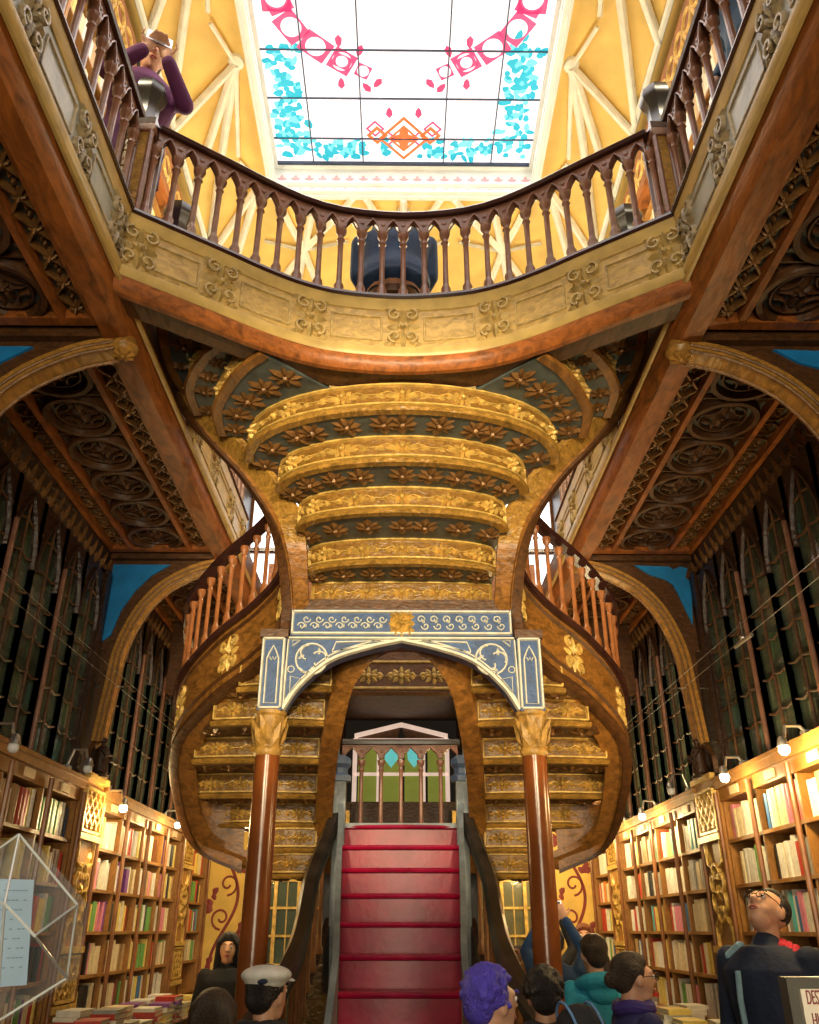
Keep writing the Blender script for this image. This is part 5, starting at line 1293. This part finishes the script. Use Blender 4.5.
    if glasses:
        m = MB()
        for s in (-1, 1):
            c = [(s*.031+.021*cos(a), -.102, .016+.016*sin(a)) for a in [2*pi*i/14 for i in range(15)]]; m.tube([Hd(*p) for p in c], .0022*k, 6)
            m.tube([Hd(s*.052,-.100,.020), Hd(s*.075,-.04,.018), Hd(s*.078,.015,.010)], .0022*k, 6)
        m.tube([Hd(-.010,-.103,.018), Hd(.010,-.103,.018)], .002*k, 6); m.build('glasses', BLACK, t, local=True)
    if hood:     # hood lying on the shoulders
        m = MB(); 
        pts = [T(S(.125*cos(a), .035+.115*sin(a), 1.40+.035*sin(a))) for a in [-.9+(pi+1.8)*i/14 for i in range(15)]]
        m.tube(pts, [.030*k+.020*k*sin(pi*i/14) for i in range(15)], 10); m.ball(T(S(0,.12,1.36)), (.11*k,.05*k,.08*k), 14, 10)
        o = m.build('hood', cloth(*hood[0]), t, local=True); remesh(o, .010, 3)
        if len(hood) > 1:
            m = MB(); m.tube([T(S(.135*cos(a), .045+.13*sin(a), 1.45+.03*sin(a))) for a in [-.5+(pi+1.0)*i/14 for i in range(15)]], .010*k, 8); m.build('hood_trim', cloth(*hood[1]), t, local=True)
    if collar:
        m = MB()
        for s in (-1, 1): limb(m, T(S(s*.075,-.015,1.43)), T(S(s*.03,-.125,1.30)), .028*k, .020*k)
        o = m.build('collar', cloth(*collar), t, local=True)
    if scarf:
        m = MB(); pts = [T(S(.082*cos(a), .02+.078*sin(a), 1.44+.006*sin(3*a))) for a in [2*pi*i/20 for i in range(21)]]; m.tube(pts, .036*k, 10); o = m.build('scarf', cloth(*scarf), t, local=True)
    if extra: extra(t, T, S, Hd, A, k)
    return t
def phone(t, T, S, Hd, A, k):
    c = (A[-1][1]+A[1][1])/2+Vector((0,-.03,.10)); q = thing('phone', 'pale phone held up in both hands by the person %s' % t['label'].split('person ', 1)[-1][:48], 'phone', (0,0,0))
    M = Matrix.Rotation(t.rotation_euler.z, 3, 'Z'); w = M @ c + Vector(t.location); q.location = w; q['_w'] = tuple(w)
    m = MB(); m.box(-.075,.075,-.005,.005,-.038,.038); o = m.build('phone_body', METAL, q, local=True); m = MB(); m.box(-.068,.068,.0052,.006,-.033,.033); m.build('screen', BLACK, q, local=True); q.rotation_euler = (0,0,t.rotation_euler.z)
    q['label'] = PH.pop(0)
PH = ['phone held up by the person in orange light behind the right column', 'phone raised by the person in the blue sleeve']
def hoodup(t, T, S, Hd, A, k):
    m = MB(); c = Hd(0,.03,.02); m.ball(c, (.118*k,.125*k,.125*k), 18, 12); m.ball(T(S(0,.03,1.42)), (.13*k,.12*k,.09*k), 16, 10)
    h = m.build('hood', cloth('black', (.012,.012,.014)), t, local=True); remesh(h, .010, 2)
    m = MB()
    for dx in (-.07, .05): m.tube([c+Vector((dx*k+.03*k*sin(a), .128*k*cos(a), .128*k*sin(a))) for a in [-.3+(pi+.3)*i/16 for i in range(17)]], .006*k, 6)
    m.build('hood_trim', cloth('trim_blue', (.12,.25,.50)), h, local=True)
def trims(t, T, S, Hd, A, k):
    # pale blue front edges and the red lining at the far shoulder
    m = MB(); m.tube([T(S(-.062,-.150,1.33)), T(S(-.055,-.172,1.22)), T(S(-.05,-.168,1.05)), T(S(-.05,-.175,.90)), T(S(-.05,-.17,.72))], .013*k, 8)
    m.build('pale_blue_zip_edge', cloth('pale_blue', (.25,.42,.52)), t, local=True)
    m = MB()
    for i in range(5): limb(m, T(S(.06+.03*i,.05,1.44-.012*i)), T(S(.075+.03*i,.01,1.425-.014*i)), .022*k, .018*k)
    m.build('red_hood_lining', cloth('crimson', (.55,.02,.05)), t, local=True)
    m = MB(); limb(m, T(S(-.12,-.01,1.42)), T(S(-.17,-.03,1.385)), .028*k, .022*k); m.build('pale_shoulder_lining', cloth('pale_blue', (.25,.42,.52)), t, local=True)
NAVY = ('navy', (.012,.022,.055)); BLK = ('black', (.012,.012,.014)); JEAN = ('denim', (.05,.09,.18))
person('person in navy jacket and glasses gazing up beside the right bookcase', 1.78, 4.60, -1.6, 1.82, radians(-52), NAVY, JEAN, 'black', 'crop', head=(-.62,.0), glasses=True, fat=1.12, vox=.008, extra=trims)
person('person in glasses with dark bun and navy scarf, facing right, front right', 1.10, 4.50, -1.6, 1.51, radians(100), ('deep_blue', (.02,.02,.10)), BLK, 'darkbrown', 'bun', head=(.05,.0), glasses=True, vox=.008, scarf=('indigo', (.035,.02,.16)))
person('person with curly violet hair and navy coat at the foot of the red stairs', .31, 3.25, -1.6, 1.49, radians(125), ('navy_blue', (.015,.035,.09)), BLK, 'violet', 'curly', vox=.009, scarf=('navy_blue', (.015,.035,.09)), hood=(('navy_blue', (.015,.035,.09)),))
person('person with black hair seen from behind, between violet hair and turquoise hood', .60, 4.02, -1.6, 1.46, radians(175), BLK, BLK, 'black', 'curly', vox=.011, scarf=BLK)
person('person in black coat whose hood has a blue edge, lowest at front right', .62, 3.40, -1.6, 1.36, radians(190), BLK, BLK, 'black', 'none', extra=hoodup, vox=.011)
person('person in a turquoise hooded jacket seen from behind near the right column', 1.19, 5.85, -1.6, 1.58, radians(190), ('turquoise', (.02,.30,.48)), BLK, 'darkbrown', 'short', hood=(('turquoise', (.02,.30,.48)),), vox=.011)
person('person in a white flat cap seen from behind beside the left column', -.54, 3.98, -1.6, 1.47, radians(150), BLK, BLK, 'black', 'short', cap=True, scarf=BLK, hood=(BLK,), vox=.010)
person('person with long dark hair seen from behind at the bottom left', -.66, 3.45, -1.6, 1.41, radians(190), ('dark_navy', (.02,.03,.05)), BLK, 'darkbrown', 'longback', vox=.011, hood=(('slate_blue', (.10,.20,.28)),))
person('person with long black hair facing the camera behind the left column', -1.38, 7.6, -1.6, 1.58, radians(8), BLK, BLK, 'black', 'long', skin=SKIN2, vox=.010)
person('person in orange light holding up a camera behind the right column', .86, 8.05, -1.6, 1.66, radians(15), ('ochre', (.30,.12,.03)), BLK, 'brown', 'short', arms='camera', skin=SKIN2, extra=phone)
person('person with raised blue sleeves taking a picture behind the right column', 1.20, 7.35, -1.6, 1.62, radians(170), ('cobalt', (.01,.05,.16)), BLK, 'black', 'short', arms='raised', extra=phone)
person('person with reddish hair far back in front of the scroll panel', 1.82, 9.3, -1.6, 1.66, radians(-10), ('dark_grey', (.05,.04,.04)), BLK, 'red', 'short', skin=SKIN2)
person('person in black with both arms lifted beside the right column', 1.32, 8.65, -1.6, 1.62, radians(150), BLK, BLK, 'black', 'short', arms='raised')
PH[:] = ['pale phone held up by the person leaning on the upper left gallery']
person('person in purple top photographing from the upper left gallery', -1.62, 3.52, F1, 1.80, radians(30), ('plum', (.10,.015,.09)), JEAN, 'black', 'short', head=(.25,0), arms='camera', lean=.12, extra=phone, vox=.010)
person('person in navy coat sitting with the back to the bridge balustrade', -.06, 4.18, F1-.14, 1.72, radians(180), ('navy_wool', (.010,.035,.10)), BLK, 'darkbrown', 'short', head=(.9,0), arms='lap', seat=True, fat=1.30, lean=.22, vox=.012, hood=(('slate_blue', (.10,.20,.28)),))
person('person in denim jacket leaning on the upper right gallery rail', 1.80, 2.75, F1, 1.62, radians(-75), ('denim_jacket', (.02,.06,.12)), BLK, 'black', 'short', head=(.2,0), arms='down', lean=.10, vox=.012)
person('person in black standing at the upper right gallery, nearer the camera', 1.72, 2.25, F1, 1.64, radians(-95), BLK, BLK, 'black', 'short', vox=.014)
t = thing('stool', 'low dark stool under the seated person on the bridge', 'stool', (-.06, 4.18, F1-.14)); m = MB(); z = F1-.14
m.lathe([(.17,.46),(.18,.48),(.18,.505),(.16,.52)], (-.06,4.18,z), 18); m.build('seat', W_MID, t)
for i in range(4): a = pi/4+i*pi/2; MB().tube([(-.06+.15*cos(a), 4.18+.15*sin(a), z+.06), (-.06+.12*cos(a), 4.18+.12*sin(a), z+.47)], .014, 8).build('leg', W_DARK, t)

for o in list(bpy.data.objects):
    if '_w' in o: del o['_w']
